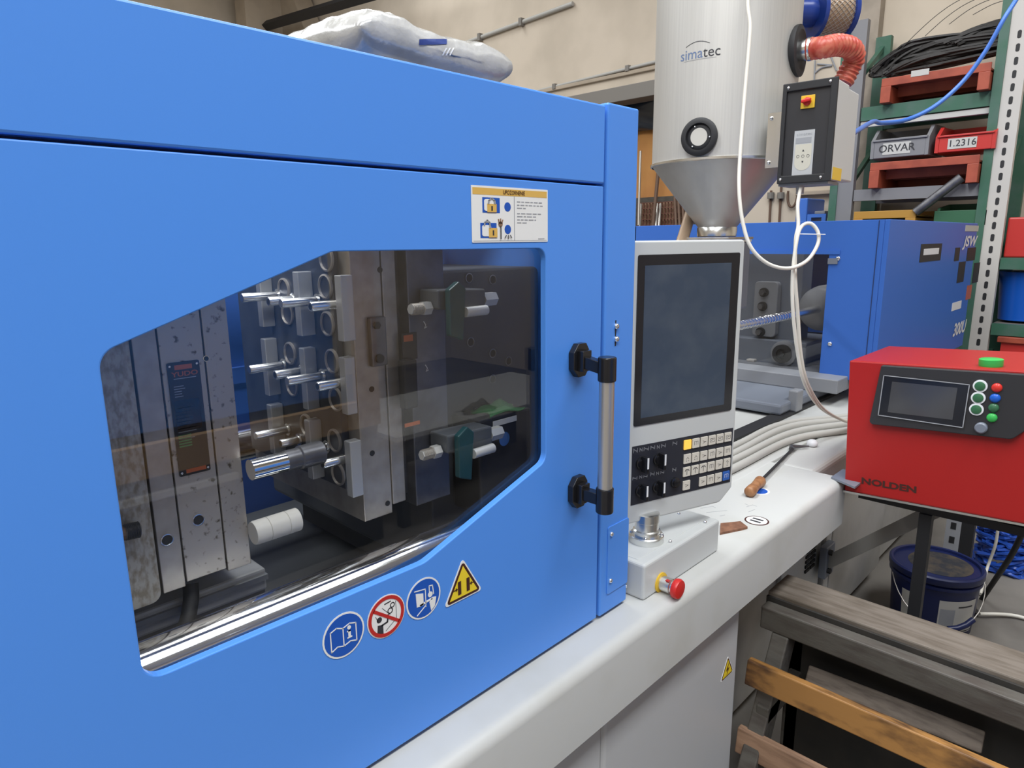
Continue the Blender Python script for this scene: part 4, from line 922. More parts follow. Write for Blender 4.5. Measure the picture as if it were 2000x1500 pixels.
for body, pxc, pxl, pxr, hgt in (('JSW', (1894, 472), 1879, 1908, 27), ('300U', (1873, 642), 1860, 1885, 24)):
    a = PY(pxl, pxc[1] + 3, JY); b = PY(pxr, pxc[1] - 3, JY); cc = PY(*pxc, JY); h = PY(pxc[0], pxc[1] - hgt / 2, JY)[2] - PY(pxc[0], pxc[1] + hgt / 2, JY)[2]
    vs, fs = text2d(body, 1.0, shear=0.25, bold=0.03); wd = max(v[0] for v in vs) - min(v[0] for v in vs); hh = max(v[1] for v in vs) - min(v[1] for v in vs)
    m = MB(); m.add([(cc[0] + v[0] / wd * (b[0] - a[0]), JY - 0.002, cc[2] + v[1] / hh * h) for v in vs], fs); m.build('cover_lettering', 'inkwhite', inj)
# carriage and drive visible in the opening
car = inj
CXP = 3.22
a, b = PX(1440, 540, CXP), PX(1555, 705, CXP)
MB().box(CXP, CXP + 0.12, b[1], a[1] + 0.3, b[2], 1.45).build('bearing_plate', 'greypaint', car, bevel=0.006)
a, b = PX(1440, 735, CXP - 0.04), PX(1560, 668, CXP - 0.04)
MB().box(CXP - 0.05, CXP + 0.3, b[1] - 0.04, a[1] + 0.3, a[2], b[2]).build('bearing_foot', 'greypaint', car, bevel=0.006)
a, b = PX(1476, 555, CXP - 0.03), PX(1515, 655, CXP - 0.03)
MB().prism(rpoly(rect(b[1], a[1], b[2] - 0.01, a[2] + 0.015), 0.02, 4), V(CXP, 0, 0), UY, UZ, V(-0.04, 0, 0)).build('flange_plate', 'greypaint2', car, bevel=0.004)
for px in ((1493, 571), (1490, 598), (1486, 648)):
    q = PX(*px, CXP - 0.04); bo = MB().cyl(q, q - V(0.012, 0, 0), 0.022, n=20).build('washer', 'blackmatte', car, smooth=40)
    MB().cyl(q - V(0.012, 0, 0), q - V(0.035, 0, 0), 0.014, n=6).build('hex_bolt', 'steeldark', bo)
q = PX(1588, 606, JX + 0.02); q_ = V(JX + 0.12, q[1], q[2])
MB().lathe([(0.030, -0.02), (0.085, 0.0), (0.10, 0.02), (0.105, 0.06), (0.105, 0.16)], q_ + V(-0.03, 0, 0), (1, 0, 0), n=44).build('motor_housing', 'greypaint2', car, smooth=50)
s0 = PY(1448, 632, q[1]); 
sc_ = MB().cyl(V(s0[0] - 0.5, q[1], q[2]), V(q_[0] - 0.04, q[1], q[2]), 0.0165, n=24).build('ball_screw', 'satin', car, smooth=40)
hel = [V(s0[0] - 0.45 + 0.0022 * i, q[1] + 0.0165 * math.cos(i * 0.55), q[2] + 0.0165 * math.sin(i * 0.55)) for i in range(420)]
MB().tube([p for p in hel if p[0] < q_[0] - 0.05], 0.0014, n=5).build('screw_thread', 'satin', sc_, smooth=60)
q = PX(1531, 690, CXP - 0.06)
kn = MB().lathe([(0.060, 0), (0.060, 0.03), (0.050, 0.034)], q + V(0.02, 0, 0), (-1, 0, 0), n=36).build('knob_ring', 'greypaint2', car, smooth=40)
MB().lathe([(0.044, 0.03), (0.044, 0.05), (0.025, 0.052), (0.025, 0.04), (0.012, 0.04), (0.012, 0.056)], q + V(0.02, 0, 0), (-1, 0, 0), n=30).build('black_knob', 'blackmatte', kn, smooth=40)
sa, sb_, sc2 = PX(1640, 742, JX - 0.1), PX(1500, 735, JX - 0.1), PX(1630, 768, JX - 0.1)
MB().box(JX - 0.12, JX + 0.3, sa[1], 1.05, sc2[2], sa[2]).build('shelf_plate', 'greypaint2', car, bevel=0.004)
fa_, fb = PZ(1523, 822, BT + 0.012), PZ(1440, 800, BT + 0.012)
MB().box(2.62, JX + 0.2, 0.36, 0.80, BT + 0.012, sc2[2]).build('carriage_foot', 'greypaint', car, bevel=0.01)
q = PZ(1541, 822, BT); MB().box(2.72, 2.78, 0.335, 0.375, BT + 0.012, BT + 0.10).build('stop_block', 'greypaint2', car, bevel=0.006)
q = PX(1468, 715, CXP - 0.08); MB().box(CXP - 0.09, CXP + 0.02, q[1] - 0.09, q[1] + 0.15, q[2] - 0.04, q[2] + 0.02).build('oiler_block', 'greypaint2', car, bevel=0.01)
MB().box(CXP - 0.08, CXP - 0.04, q[1] - 0.01, q[1] + 0.03, q[2] + 0.02, q[2] + 0.032).build('oiler_cap', 'rackwhite', car, bevel=0.003)
# barrel cover toward the nozzle, behind terminal
MB().cyl(V(1.15, 0.55, 1.20), V(2.35, 0.55, 1.20), 0.055, n=32).build('heated_barrel', 'steeldark', label='dark heated barrel below the stainless hopper', category='barrel', smooth=40)

# ================================================================ red temperature controller on its stand
RX = 2.05
ro = PX(1649, 958, RX); ru = nrm(PX(1960, 1016, RX) - ro); rv = np.cross(ru, V(1, 0, 0)); rv = rv if rv[2] > 0 else -rv
RW, RH, RDp = 0.56, float(np.dot(PX(1672, 705, RX) - ro, rv)), 0.36
red = thing('temperature_controller', ro, 'red temperature control cabinet with dark touch panel and buttons', 'control cabinet')
def RP(u, v, out=0.0): return ro + ru * u + rv * v + V(-out, 0, 0)
def R2(x, y):
    q = PX(x, y, RX) - ro; return (float(np.dot(q, ru)), float(np.dot(q, rv)))
MB().obox(RP(0, 0), ru * RW, rv * RH, V(RDp, 0, 0)).build('cabinet', 'red', red, bevel=0.004, seg=2)
MB().obox(RP(-0.004, -0.006), ru * (RW + 0.008), rv * 0.006, V(RDp, 0, 0)).build('base_edge', 'satin', red)
a, b = R2(1725, 708), R2(1702, 826); pw2, pz_ = RW - 0.06, b[1]
pp = rpoly([(b[0] - 0.002, b[1]), (0.395, b[1] + 0.004), (0.42, b[1] + 0.03), (0.425, RH - 0.006), (a[0], RH - 0.006)], [0.01, 0.02, 0.01, 0.004, 0.004], 4)
MB().prism(pp, RP(0, 0), ru, rv, V(-0.018, 0, 0)).build('touch_panel', 'charcoal', red, bevel=0.002)
def rface(pts, name, mat, parent, out, th): return MB().prism(rpoly(pts, 0.004, 3), RP(0, 0, out), ru, rv, V(-th, 0, 0)).build(name, mat, parent)
P4 = [R2(*p) for p in ((1720, 808), (1884, 832), (1897, 749), (1731, 731))]
sf = rface(P4, 'screen_frame', 'bezel', red, 0.018, 0.003)
fr_ = MB()
for p in stroke(P4 + [P4[0]], 0.0022): fr_.prism(p, RP(0, 0, 0.021), ru, rv, V(-0.001, 0, 0))
fr_.build('screen_trim', 'inkgrey', sf)
P5 = [R2(*p) for p in ((1738, 802), (1864, 817), (1874, 755), (1747, 743))]
MB().prism(P5, RP(0, 0, 0.021), ru, rv, V(-0.0006, 0, 0)).build('display', 'display2', sf)
for px in ((1917.6, 751.7), (1913.8, 774.5), (1910.2, 796.8)):
    u, v = R2(*px); rb = MB().lathe([(0.0158, 0), (0.0158, 0.003), (0.0120, 0.0035)], RP(u, v, 0.018), (-1, 0, 0), n=28).build('ring_button', 'inkwhite', red, smooth=40)
    MB().lathe([(0.0118, 0.003), (0.0118, 0.005), (0.010, 0.006)], RP(u, v, 0.018), (-1, 0, 0), n=24).build('button_cap', 'greendk', rb, smooth=40)
for px, mt in (((1950, 755), 'redbtn'), ((1946.7, 775), 'bluebtn'), ((1943.7, 794), 'greendk'), ((1940.4, 813), 'green')):
    u, v = R2(*px); MB().lathe([(0.0115, 0), (0.0115, 0.004), (0.008, 0.007), (0.001, 0.008)], RP(u, v, 0.018), (-1, 0, 0), n=24).build('pilot_lamp', mt, red, smooth=60)
u, v = R2(1920, 832); kn = MB().lathe([(0.014, 0), (0.014, 0.010), (0.011, 0.013)], RP(u, v, 0.018), (-1, 0, 0), n=24).build('rotary_knob', 'greypaint', red, smooth=40)
u, v = R2(1928, 712); gq = RP(u, RH) + V(0.05, 0, 0)
MB().lathe([(0.026, 0), (0.027, 0.004), (0.027, 0.018), (0.024, 0.020)], gq, rv, n=32).build('signal_cap', 'green', red, smooth=40)
u, v = R2(1735, 948); vs, fs = text2d('NOLDEN', 1.0, bold=0.04); wd = max(q[0] for q in vs) - min(q[0] for q in vs); hh = max(q[1] for q in vs) - min(q[1] for q in vs)
m = MB(); m.add([RP(u + q[0] / wd * 0.142, v + q[1] / hh * 0.020, 0.0008) for q in vs], fs); m.build('name_lettering', 'signbrown', red)
# stand
sd = thing('controller_stand', (2.25, -0.3, 0), 'black steel stand with slotted posts under the red cabinet', 'stand')
zb = ro[2] - 0.008
MB().box(2.12, 2.40, ro[1] - RW, ro[1] - 0.02, zb - 0.030, zb - 0.006).build('top_frame', 'blackmatte', sd)
pa = PZ(1790, 1195, 0.12)
def slotted(px_top, y_, w_, mat, name):
    q = PY(*px_top, y_); x = q[0]
    po_ = MB().box(x - w_ / 2, x + w_ / 2, y_, y_ + 0.03, 0, zb - 0.03).build(name, mat, sd)
    return x, po_
q = PX(1795, 1120, 2.12); MB().box(2.11, 2.14, q[1] - 0.016, q[1] + 0.016, 0, zb - 0.03).build('post', 'blackmatte', sd)
q = PX(1930, 1060, 2.12); MB().box(2.11, 2.14, q[1] - 0.20, q[1] - 0.165, 0, zb - 0.03).build('post', 'blackmatte', sd)
# inclined grey brace
b0_ = PY(1618, 1112, 0.045); b1_ = PX(1858, 1000, 2.20); b0t = PY(1622, 1098, 0.045); 
dd = b1_ - b0_
dd = dd * 1.03
brc = thing('support_brace', b0_, 'grey flat steel brace rising from the machine base to the red cabinet', 'brace')
MB().obox(b0_, dd, V(0, 0, 0.058), nrm(np.cross(dd, UZ)) * 0.006).build('flat_bar', 'bracegrey', brc)
MB().box(b0_[0] - 0.03, b0_[0] + 0.05, 0.045, 0.07, b0_[2] - 0.03, b0_[2] + 0.09).build('foot_plate', 'greypaint', brc, bevel=0.003)
for dz in (0.0, 0.07): MB().cyl(V(b0_[0] - 0.01, 0.045, b0_[2] + dz), V(b0_[0] - 0.01, 0.033, b0_[2] + dz), 0.010, n=6).build('bolt', 'blackmatte', brc)
tp = PZ(1655, 938, BT); MB().prism([(0, -0.02), (0.14, -0.02), (0.14, 0.06), (0.04, 0.06)], V(tp[0] - 0.06, tp[1] - 0.02, BT), UX, UY, V(0, 0, 0.006)).build('bracket_foot', 'greypaint', sd)

# ================================================================ cables and loose things on the bed
def cable(name, pts, r, mat, label, cat='cable', k=8, n=10, group=None): return MB().tube(smooth_path(pts, k), r, n=n).build(name, mat, smooth=60, label=label, category=cat, group=group)
cable('signal_cable', [V(HX - 0.03, HY - 0.08, 2.585), V(HX - 0.11, HY - 0.23, 2.59), PD(1467, -40, 1.90), PD(1465, 60, 1.90), PD(1455, 180, 1.91), PD(1445, 310, 1.91), PD(1444, 380, 1.90), PD(1452, 440, 1.90), PD(1468, 485, 1.90), PD(1500, 515, 1.91), PD(1540, 524, 1.92), PD(1575, 510, 1.93), PD(1596, 480, 1.94), PD(1598, 455, 1.94), PD(1584, 437, 1.94), PD(1566, 442, 1.94), PD(1556, 470, 1.93), PD(1548, 540, 1.94), PD(1549, 610, 1.96), PD(1558, 690, 2.0), PD(1572, 750, 2.05), PD(1600, 794, 2.2), PD(1640, 818, 2.38), PD(1668, 824, 2.46)], 0.0052, 'wirewhite', 'white cable looping down past the hopper to the red cabinet')
cable('signal_cable', [PD(1564, 366, 1.98), PD(1558, 400, 1.96), PD(1559, 440, 1.955), PD(1554, 470, 1.95), PD(1553, 540, 1.96), PD(1558, 610, 1.98), PD(1564, 690, 2.01), PD(1577, 748, 2.06), PD(1606, 796, 2.21), PD(1644, 820, 2.39), PD(1668, 827, 2.46)], 0.0052, 'wirewhite', 'straight white cable hanging from the dryer control box')
a, b = PD(1556, 457, 1.938), PD(1612, 458, 1.93)
MB().tube([a, b], 0.0016, n=6).build('cable_tie', 'inkwhite', label='thin white cable tie around the hanging cable loop', category='cable tie')
cr_ = 0.0125
for i, lb in enumerate(('foremost grey conduit on the bed beside the hand tool', 'second grey conduit from the hand tool on the bed', 'third grey conduit from the hand tool on the bed', 'rearmost grey conduit on the bed beside the dark rail')):
    y_ = (0.205, 0.240, 0.275, 0.308)[i]
    A_ = PZ(1437, (913, 897, 884, 870)[i], BT + cr_); B_ = PZ((1550, 1548, 1540, 1530)[i], (858, 845, 834, 828)[i], BT + cr_); C_ = PZ(1668, (838, 826, 818, 812)[i], BT + cr_)
    e = nrm(A_ - B_); D0 = A_ + e * 0.5
    cable('grey_conduit', [D0, A_, B_, C_, C_ + nrm(C_ - B_) * 0.5], cr_, 'conduit', lb, 'conduit', n=12)
rib = MB(); 
# hand tool with wooden handle
t0, t1, t2 = PZ(1463, 962, BT + 0.016), PZ(1487, 938, BT + 0.014), PZ(1549, 876, BT + 0.010)
tool = thing('hand_scraper', PZ(1463, 962, BT), 'scraper tool with turned wooden handle lying on the white bed', 'hand tool')
e = nrm(t1 - t0); L = np.linalg.norm(t1 - t0)
MB().lathe([(0.010, 0), (0.0155, 0.006), (0.0155, 0.03), (0.0135, L * 0.45), (0.0150, L * 0.75), (0.0165, L * 0.9), (0.012, L)], t0, e, n=24).build('handle', 'handlewood', tool, smooth=50)
MB().cyl(t1, t2, 0.0045, n=12).build('shaft', 'blackmatte', tool, smooth=40)
q0, q1 = PZ(1545, 872, BT + 0.010), PZ(1580, 872, BT + 0.010)
MB().tube([t2 - V(0.01, 0, 0), q0, q1], [0.010, 0.008, 0.003], n=10).build('tip_bracket', 'steeldark', tool, smooth=50)
q = PZ(1586, 872, BT); MB().lathe([(0.010, 0), (0.018, 0.006), (0.018, 0.016), (0.010, 0.024), (0.001, 0.026)], q, n=18).build('putty_blob', 'inkwhite', label='small white lump at the tip of the scraper tool', category='lump', smooth=70)
# brown scrap board
B4 = [PZ(*p, BT) for p in ((1406, 1045), (1449, 1036), (1460, 1033), (1446, 1022), (1407, 1026))]
MB().prism([(p[0], p[1]) for p in B4], V(0, 0, BT), UX, UY, V(0, 0, 0.006)).build('board_scrap', 'leather', label='brown piece of board lying against the white junction box', category='board')
MB().tube([PD(1330, 478, 2.3), PD(1340, 445, 2.36), PD(1352, 405, 2.42)], [0.020] * 3, n=14).build('ribbed_duct', 'mesh', label='tan ribbed duct rising behind the terminal beside the hopper cone', category='duct', smooth=40)

# ================================================================ timber steps
bn = thing('timber_steps', (1.7, -0.55, 0.0085), 'heavy dark timber step stand in front of the machine base', 'step stand')
YA, YB = -0.012, -1.05
MB().box(1.705, 1.835, YB, YA, 0.515, 0.550).build('top_plank', 'woodgrey', bn, bevel=0.004)
MB().box(1.655, 1.697, YB, YA - 0.004, 0.462, 0.526).build('front_beam', 'wooddark', bn, bevel=0.004)
MB().box(1.697, 1.705, YB, YA, 0.47, 0.538).build('plank_edge', 'blackwood_shade', bn)
MB().box(1.775, 1.789, YB, -0.06, 0.03, 0.42).build('riser_board', 'blackwood_shade', bn)
MB().box(1.79, 1.835, YB, YA - 0.004, 0.42, 0.515).build('rear_beam', 'wooddark', bn, bevel=0.004)
def stringer(y0):
    MB().prism([(1.655, 0.462), (1.725, 0.462), (1.504, 0.0085), (1.424, 0.0085)], V(0, y0, 0), UX, UZ, V(0, -0.045, 0)).build('stringer', 'wooddark', bn, bevel=0.004)
    MB().box(1.775, 1.83, y0 - 0.045, y0, 0.0085, 0.42).build('rear_leg', 'wooddark', bn, bevel=0.004)
    MB().box(1.56, 1.80, y0 - 0.045, y0 - 0.012, 0.255, 0.30).build('cross_brace', 'wooddark', bn, bevel=0.003)
stringer(-0.05); stringer(-0.66)
g0, g1 = PY(1456, 1292, -0.03), PY(1451, 1338, -0.03)
MB().obox(V(g0[0], YB, g1[2]), V(0.022, 0, 0), V(0, -0.03 - YB, 0), V(0.01, 0, g0[2] - g1[2])).build('golden_board', 'wood', bn, bevel=0.003)
g0, g1 = PY(1437, 1424, -0.03), PY(1428, 1475, -0.03)
MB().obox(V(g0[0], YB, g1[2]), V(0.020, 0, 0), V(0, -0.03 - YB, 0), V(0.01, 0, g0[2] - g1[2])).build('lower_board', 'woodtan', bn, bevel=0.003)
w0, w1 = PZ(1580, 1298, 0.375), PZ(1925, 1428, 0.375); w2 = PZ(1562, 1332, 0.335); e = w1 - w0
sv = w2 - w0; sv = sv - nrm(e) * np.dot(sv, nrm(e)); nv = nrm(np.cross(e, sv)); nv = nv if nv[2] > 0 else -nv
MB().obox(w0 - nv * 0.022, e, sv, nv * 0.022).build('loose_plank', 'woodpale', label='weathered grey plank resting inside the timber steps', category='plank', bevel=0.004)
MB().box(1.15, 2.08, -1.4, -0.06, 0.0, 0.008).build('shade_mat', 'blackwood_shade', label='added black mat darkening the floor under the timber steps', category='mat')  # added dark sheet standing in for the shade below the steps

# ================================================================ bucket and floor things
BX, BY = 2.90, -0.18
bu = thing('plastic_bucket', (BX, BY, 0), 'navy blue plastic bucket with paper labels and grimy lid', 'bucket')
MB().lathe([(0.135, 0.0), (0.138, 0.005), (0.150, 0.20), (0.158, 0.205), (0.158, 0.215), (0.150, 0.22), (0.153, 0.235)], (BX, BY, 0), n=64).build('body', 'bucket', bu, smooth=35)
MB().lathe([(0.160, 0.226), (0.162, 0.23), (0.162, 0.25), (0.155, 0.254), (0.147, 0.252), (0.145, 0.242), (0.001, 0.243)], (BX, BY, 0), n=64, cap=False).build('lid', 'bucket', bu, smooth=40)
MB().lathe([(0.11, 0.243), (0.09, 0.248), (0.001, 0.249)], (BX + 0.015, BY - 0.01, 0), n=40, cap=False).build('sediment', 'grime', bu, smooth=60)
def wrap(a0, a1, z0, z1, mat, name, out=0.0015, par=bu):
    m = MB(); n = 14; vs = []
    for i in range(n + 1):
        t = math.radians(a0 + (a1 - a0) * i / n)
        for z in (z0, z1):
            r = 0.138 + (z - 0.005) * 0.0615 + out; vs.append((BX + r * math.cos(t), BY + r * math.sin(t), z))
    m.add(vs, [(2 * i, 2 * i + 2, 2 * i + 3, 2 * i + 1) for i in range(n)]); return m.build(name, mat, par, smooth=60)
wrap(200, 258, 0.03, 0.165, 'paper', 'label'); wrap(148, 170, 0.03, 0.165, 'paper', 'label')
wrap(202, 222, 0.06, 0.13, 'inkgrey', 'label_print', 0.0022); wrap(226, 250, 0.138, 0.144, 'ink', 'label_print', 0.0022); wrap(206, 262, 0.034, 0.038, 'ink', 'label_print', 0.0022)
hd_ = [V(BX + 0.162 * math.cos(math.radians(a)), BY + 0.162 * math.sin(math.radians(a)), 0.205 - 0.135 * math.sin(math.radians((a - 130) / 150 * 180))) + nrm([math.cos(math.radians(a)), math.sin(math.radians(a)), 0]) * 0.02 * math.sin(math.radians((a - 130) / 150 * 180)) for a in range(130, 281, 10)]
bl = MB().tube(hd_, 0.0022, n=6).build('wire_bail', 'rod', bu, smooth=60); MB().tube(hd_[8:12], 0.011, n=12).build('bail_grip', 'bucket', bl, smooth=50)
cable('white_hose', [V(3.05, -0.32, 0.02), V(3.15, -0.45, 0.012), V(3.05, -0.62, 0.012), V(2.85, -0.66, 0.012), V(2.72, -0.52, 0.012), V(2.80, -0.38, 0.012)], 0.007, 'wirewhite', 'thin white hose curling on the floor beside the bucket', 'hose')
cable('black_lead', [PD(2000, 1035, 2.30), PD(1975, 1085, 2.45), PD(1945, 1130, 2.70), PD(1915, 1175, 2.85), PZ(1903, 1200, 0.010), PZ(1903, 1200, 0.010) + V(0.25, 0.05, 0)], 0.010, 'blackmatte', 'black cable dropping to the floor behind the bucket', 'cable')
cable('pale_lead', [PD(1952, 1000, 2.9), PD(1945, 1060, 2.95), PD(1928, 1110, 3.0), PZ(1915, 1160, 0.012)], 0.006, 'wirewhite', 'pale thin cable hanging beside the blue wrapped coil', 'cable')
m = MB(); q = PD(1965, 1060, 3.1); rnd = random.Random(3)
for i in range(46):
    a = rnd.uniform(0, 6.28); P = [q + V(0.10 * math.cos(a + j * 0.45) + rnd.uniform(-.02, .02), 0.10 * math.sin(a + j * 0.45) + rnd.uniform(-.02, .02), -0.16 + 0.30 * i / 46 + 0.02 * math.sin(j)) for j in range(15)]
    m.tube(smooth_path(P, 2), 0.008, n=5)
m.build('blue_coil', 'bluewrap', label='bundle of crinkled blue hose hanging under the red cabinet', category='hose coil', smooth=60)
hq = PX(1862, 1030, 3.30)[1]
hpst = thing('slotted_post', (3.3, hq, 0), 'slotted grey and black steel post standing behind the bucket', 'post')
sp_ = MB().box(3.30, 3.33, hq - 0.028, hq + 0.028, 0, 0.85).build('slotted_face', 'inkgrey', hpst)
MB().box(3.30, 3.34, hq - 0.075, hq - 0.029, 0, 0.85).build('black_side', 'blackmatte', hpst)
for i in range(11): MB().box(3.2985, 3.3005, hq - 0.010, hq + 0.010, 0.12 + i * 0.065, 0.15 + i * 0.065).build('slot', 'blackmatte', sp_)

# ================================================================ storage rack against the wall
KX = 5.10
rk = thing('storage_rack', (KX + 0.25, 0.6, 0), 'green and pale steel storage rack standing behind the injection unit', 'rack')
ua, ub = PX(1962, 300, KX), PX(1910, 690, KX)
yu = (ua[1] + ub[1]) / 2
def upright(y, slots=True):
    MB().box(KX, KX + 0.05, y - 0.045, y + 0.055, 0, 2.9).build('upright_face', 'rackwhite' if slots else 'bingrey', rk)
    sl = MB().box(KX - 0.01, KX + 0.08, y + 0.055, y + 0.105, 0, 2.9).build('upright', 'rackgreen', rk)
    if slots:
        for i in range(30): MB().prism(rpoly(rect(-0.010, 0.010, -0.022, 0.022), 0.008, 2), V(KX - 0.001, y + 0.005, 0.55 + i * 0.072), UY, UZ, V(0.003, 0, 0)).build('slot', 'blackmatte', rk)
    MB().box(KX + 0.52, KX + 0.57, y - 0.04, y + 0.06, 0, 2.9).build('rear_upright', 'rackgreen', rk)
    for z in (0.4, 1.1, 1.8, 2.5): MB().obox(V(KX + 0.05, y, z), V(0.47, 0, 0.30), V(0, 0.03, 0), V(0, 0, 0.035)).build('rack_brace', 'rackgreen', rk)
y2 = float(PX(1641, 400, KX)[1]); upright(yu); upright(y2 - 0.03, False)
YB0, YB1 = yu + 0.105, y2 - 0.08
def beam(pxa, pxb, h, mat, name='beam', x=KX + 0.01):
    za = (PX(*pxa, x)[2] + PX(*pxb, x)[2]) / 2
    MB().box(x, x + 0.04, YB0, YB1, za - h, za).build(name, mat, rk); MB().box(KX + 0.50, KX + 0.54, YB0, YB1, za - h, za).build(name, mat, rk)
    MB().box(x + 0.04, KX + 0.50, YB0, YB1, za - 0.03, za - 0.01).build('shelf_board', 'lintel', rk)
    return za
zA = beam((1730, 207), (1955, 172), 0.085, 'rackgreen')
zB = beam((1725, 372), (1935, 352), 0.075, 'bingrey')
zC = beam((1720, 445), (1930, 445), 0.08, 'rackgreen')
beam((1930, 690), (1960, 692), 0.06, 'lintel')
for zz in (0.70, 0.965, 1.37):
    MB().box(KX + 0.01, KX + 0.05, yu - 1.0, yu - 0.05, zz - 0.075, zz - 0.005).build('beam', 'rackgreen', rk)
    MB().box(KX + 0.05, KX + 0.50, yu - 1.0, yu - 0.05, zz - 0.03, zz - 0.005).build('shelf_board', 'lintel', rk)
    MB().box(KX + 0.50, KX + 0.54, yu - 1.0, yu - 0.05, zz - 0.075, zz - 0.005).build('beam', 'rackgreen', rk)
MB().box(KX + 0.0, KX + 0.05, yu - 1.10, yu - 1.0, 0, 2.9).build('upright_face', 'rackwhite', rk)
MB().box(KX + 0.52, KX + 0.57, yu - 1.10, yu - 1.0, 0, 2.9).build('rear_upright', 'rackgreen', rk)
MB().box(KX + 0.02, KX + 0.06, YB0, YB1, zA - 0.125, zA - 0.092).build('shelf_edge', 'paper', rk)
def tray(name, pa, pb, h, mat, label, depth=0.45, x=KX - 0.06, legs=0.14, base=None):
    A, B = PX(*pa, x), PX(*pb, x); y0, y1 = max(min(A[1], B[1]), yu + 0.112), min(max(A[1], B[1]), y2 - 0.09); z = (A[2] + B[2]) / 2
    if base is not None: legs = z - base - 0.001
    t = thing(name, (x + depth / 2, (y0 + y1) / 2, z - h), label, 'tray')
    MB().box(x, x + 0.015, y0, y1, z - h, z).build('front_lip', mat, t, bevel=0.003)
    MB().box(x + 0.015, x + depth, y0, y1, z - h + 0.01, z - h + 0.02).build('tray_floor', mat, t)
    MB().box(x + depth - 0.015, x + depth, y0, y1, z - legs, z).build('back_panel', mat, t)
    for yy in (y0, y1 - 0.06): MB().box(x - 0.004, x + depth, yy, yy + 0.06, z - legs, z - h + 0.0).build('end_leg', mat, t, bevel=0.003)
    for k in (0.15, 0.3): MB().box(x + k, x + k + 0.03, y0 + 0.06, y1 - 0.06, z - h - 0.05, z - h + 0.01).build('under_rib', mat, t)
    return t, x, y0, y1, z
t, x_, y0_, y1_, z_ = tray('steel_tray', (1722, 158), (1962, 112), 0.05, 'trayred', 'orange-red steel tray on the rack, loaded with dark wire bundles', base=zA)
q = PX(1797, 142, x_); MB().box(x_ - 0.002, x_, q[1] - 0.05, q[1] + 0.05, q[2] - 0.018, q[2] + 0.018).build('tag_label', 'paper', t)
tray('steel_tray', (1700, 320), (1938, 298), 0.05, 'trayred', 'orange-red steel tray on the rack, carrying the grey and red bins', base=zB)
tray('steel_tray', (1668, 413), (1790, 410), 0.05, 'trayyellow', 'ochre yellow steel tray on the lower rack shelf', base=zC)
def bin_(pl, pr, ptop, pbot, mat, label, body, x=KX - 0.03, depth=0.34):
    yl, yr = PX(pl, (ptop + pbot) / 2, x)[1], PX(pr, (ptop + pbot) / 2, x)[1]; y0, y1 = min(yl, yr), max(yl, yr)
    zt, zb = PX((pl + pr) / 2, ptop, x)[2], PX((pl + pr) / 2, pbot, x)[2]; H = zt - zb; W = y1 - y0
    t = thing('storage_bin', (x + depth / 2, (y0 + y1) / 2, zb), label, 'bin')
    f = 0.05
    MB().box(x, x + 0.012, y0 + 0.02, y1 - 0.02, zb, zb + H * 0.55).build('front_wall', mat, t, bevel=0.004)
    MB().box(x + depth - 0.012, x + depth, y0, y1, zb, zb + H * 1.05).build('back_wall', mat, t)
    MB().box(x + 0.012, x + depth - 0.012, y0 + 0.02, y1 - 0.02, zb, zb + 0.012).build('bin_floor', mat, t)
    for yy in (y0, y1 - 0.02): MB().prism([(x, zb), (x + depth, zb), (x + depth, zb + H * 1.05), (x + 0.10, zb + H), (x + 0.0, zb + H * 0.58)], V(0, yy, 0), UX, UZ, V(0, 0.02, 0)).build('side_wall', mat, t)
    MB().box(x - 0.01, x + 0.005, y0 + 0.01, y1 - 0.01, zb + H * 0.55, zb + H * 0.62).build('front_rim', mat, t, bevel=0.003)
    lb = MB().box(x - 0.003, x, y0 + W * 0.30, y0 + W * 0.78, zb + H * 0.10, zb + H * 0.48).build('label_card', 'paper', t)
    m = MB(); lettering(m, body, V(x - 0.0035, y0 + W * 0.54, zb + H * 0.29), -UY, UZ, H * 0.34, 1.0, bold=0.01); m.build('label_text', 'ink', lb)
    return t
bin_(1828, 1946, 240, 294, 'binred', 'red plastic bin labelled 1.2316 on the rack tray', '1.2316')
bin_(1702, 1815, 246, 306, 'bingrey', 'grey plastic bin labelled ORVAR on the rack tray', 'ORVAR')
q0, q1 = PX(1826, 406, KX), PX(1925, 440, KX)
t = thing('storage_bin', (KX + 0.2, (q0[1] + q1[1]) / 2, q1[2]), 'green plastic bin on the lowest visible rack shelf', 'bin')
ya, yb = min(q0[1], q1[1]), max(q0[1], q1[1])
MB().box(KX, KX + 0.012, ya, yb, q1[2], q0[2] - 0.02).build('front_wall', 'bingreen', t, bevel=0.003)
for yy in (ya, yb - 0.015): MB().prism([(KX, q1[2]), (KX + 0.35, q1[2]), (KX + 0.35, q0[2] + 0.03), (KX + 0.08, q0[2])], V(0, yy, 0), UX, UZ, V(0, 0.015, 0)).build('side_wall', 'bingreen', t)
MB().box(KX + 0.338, KX + 0.35, ya, yb, q1[2], q0[2] + 0.03).build('back_wall', 'bingreen', t)
p0, p1 = PX(1788, 415, KX - 0.06), PX(1878, 346, KX - 0.045)
m = MB().tube([p0, p1], 0.028, n=18); m.build('steel_pipe', 'steeldark', label='dark steel pipe leaning on the rack above the ochre tray', category='pipe', smooth=40)
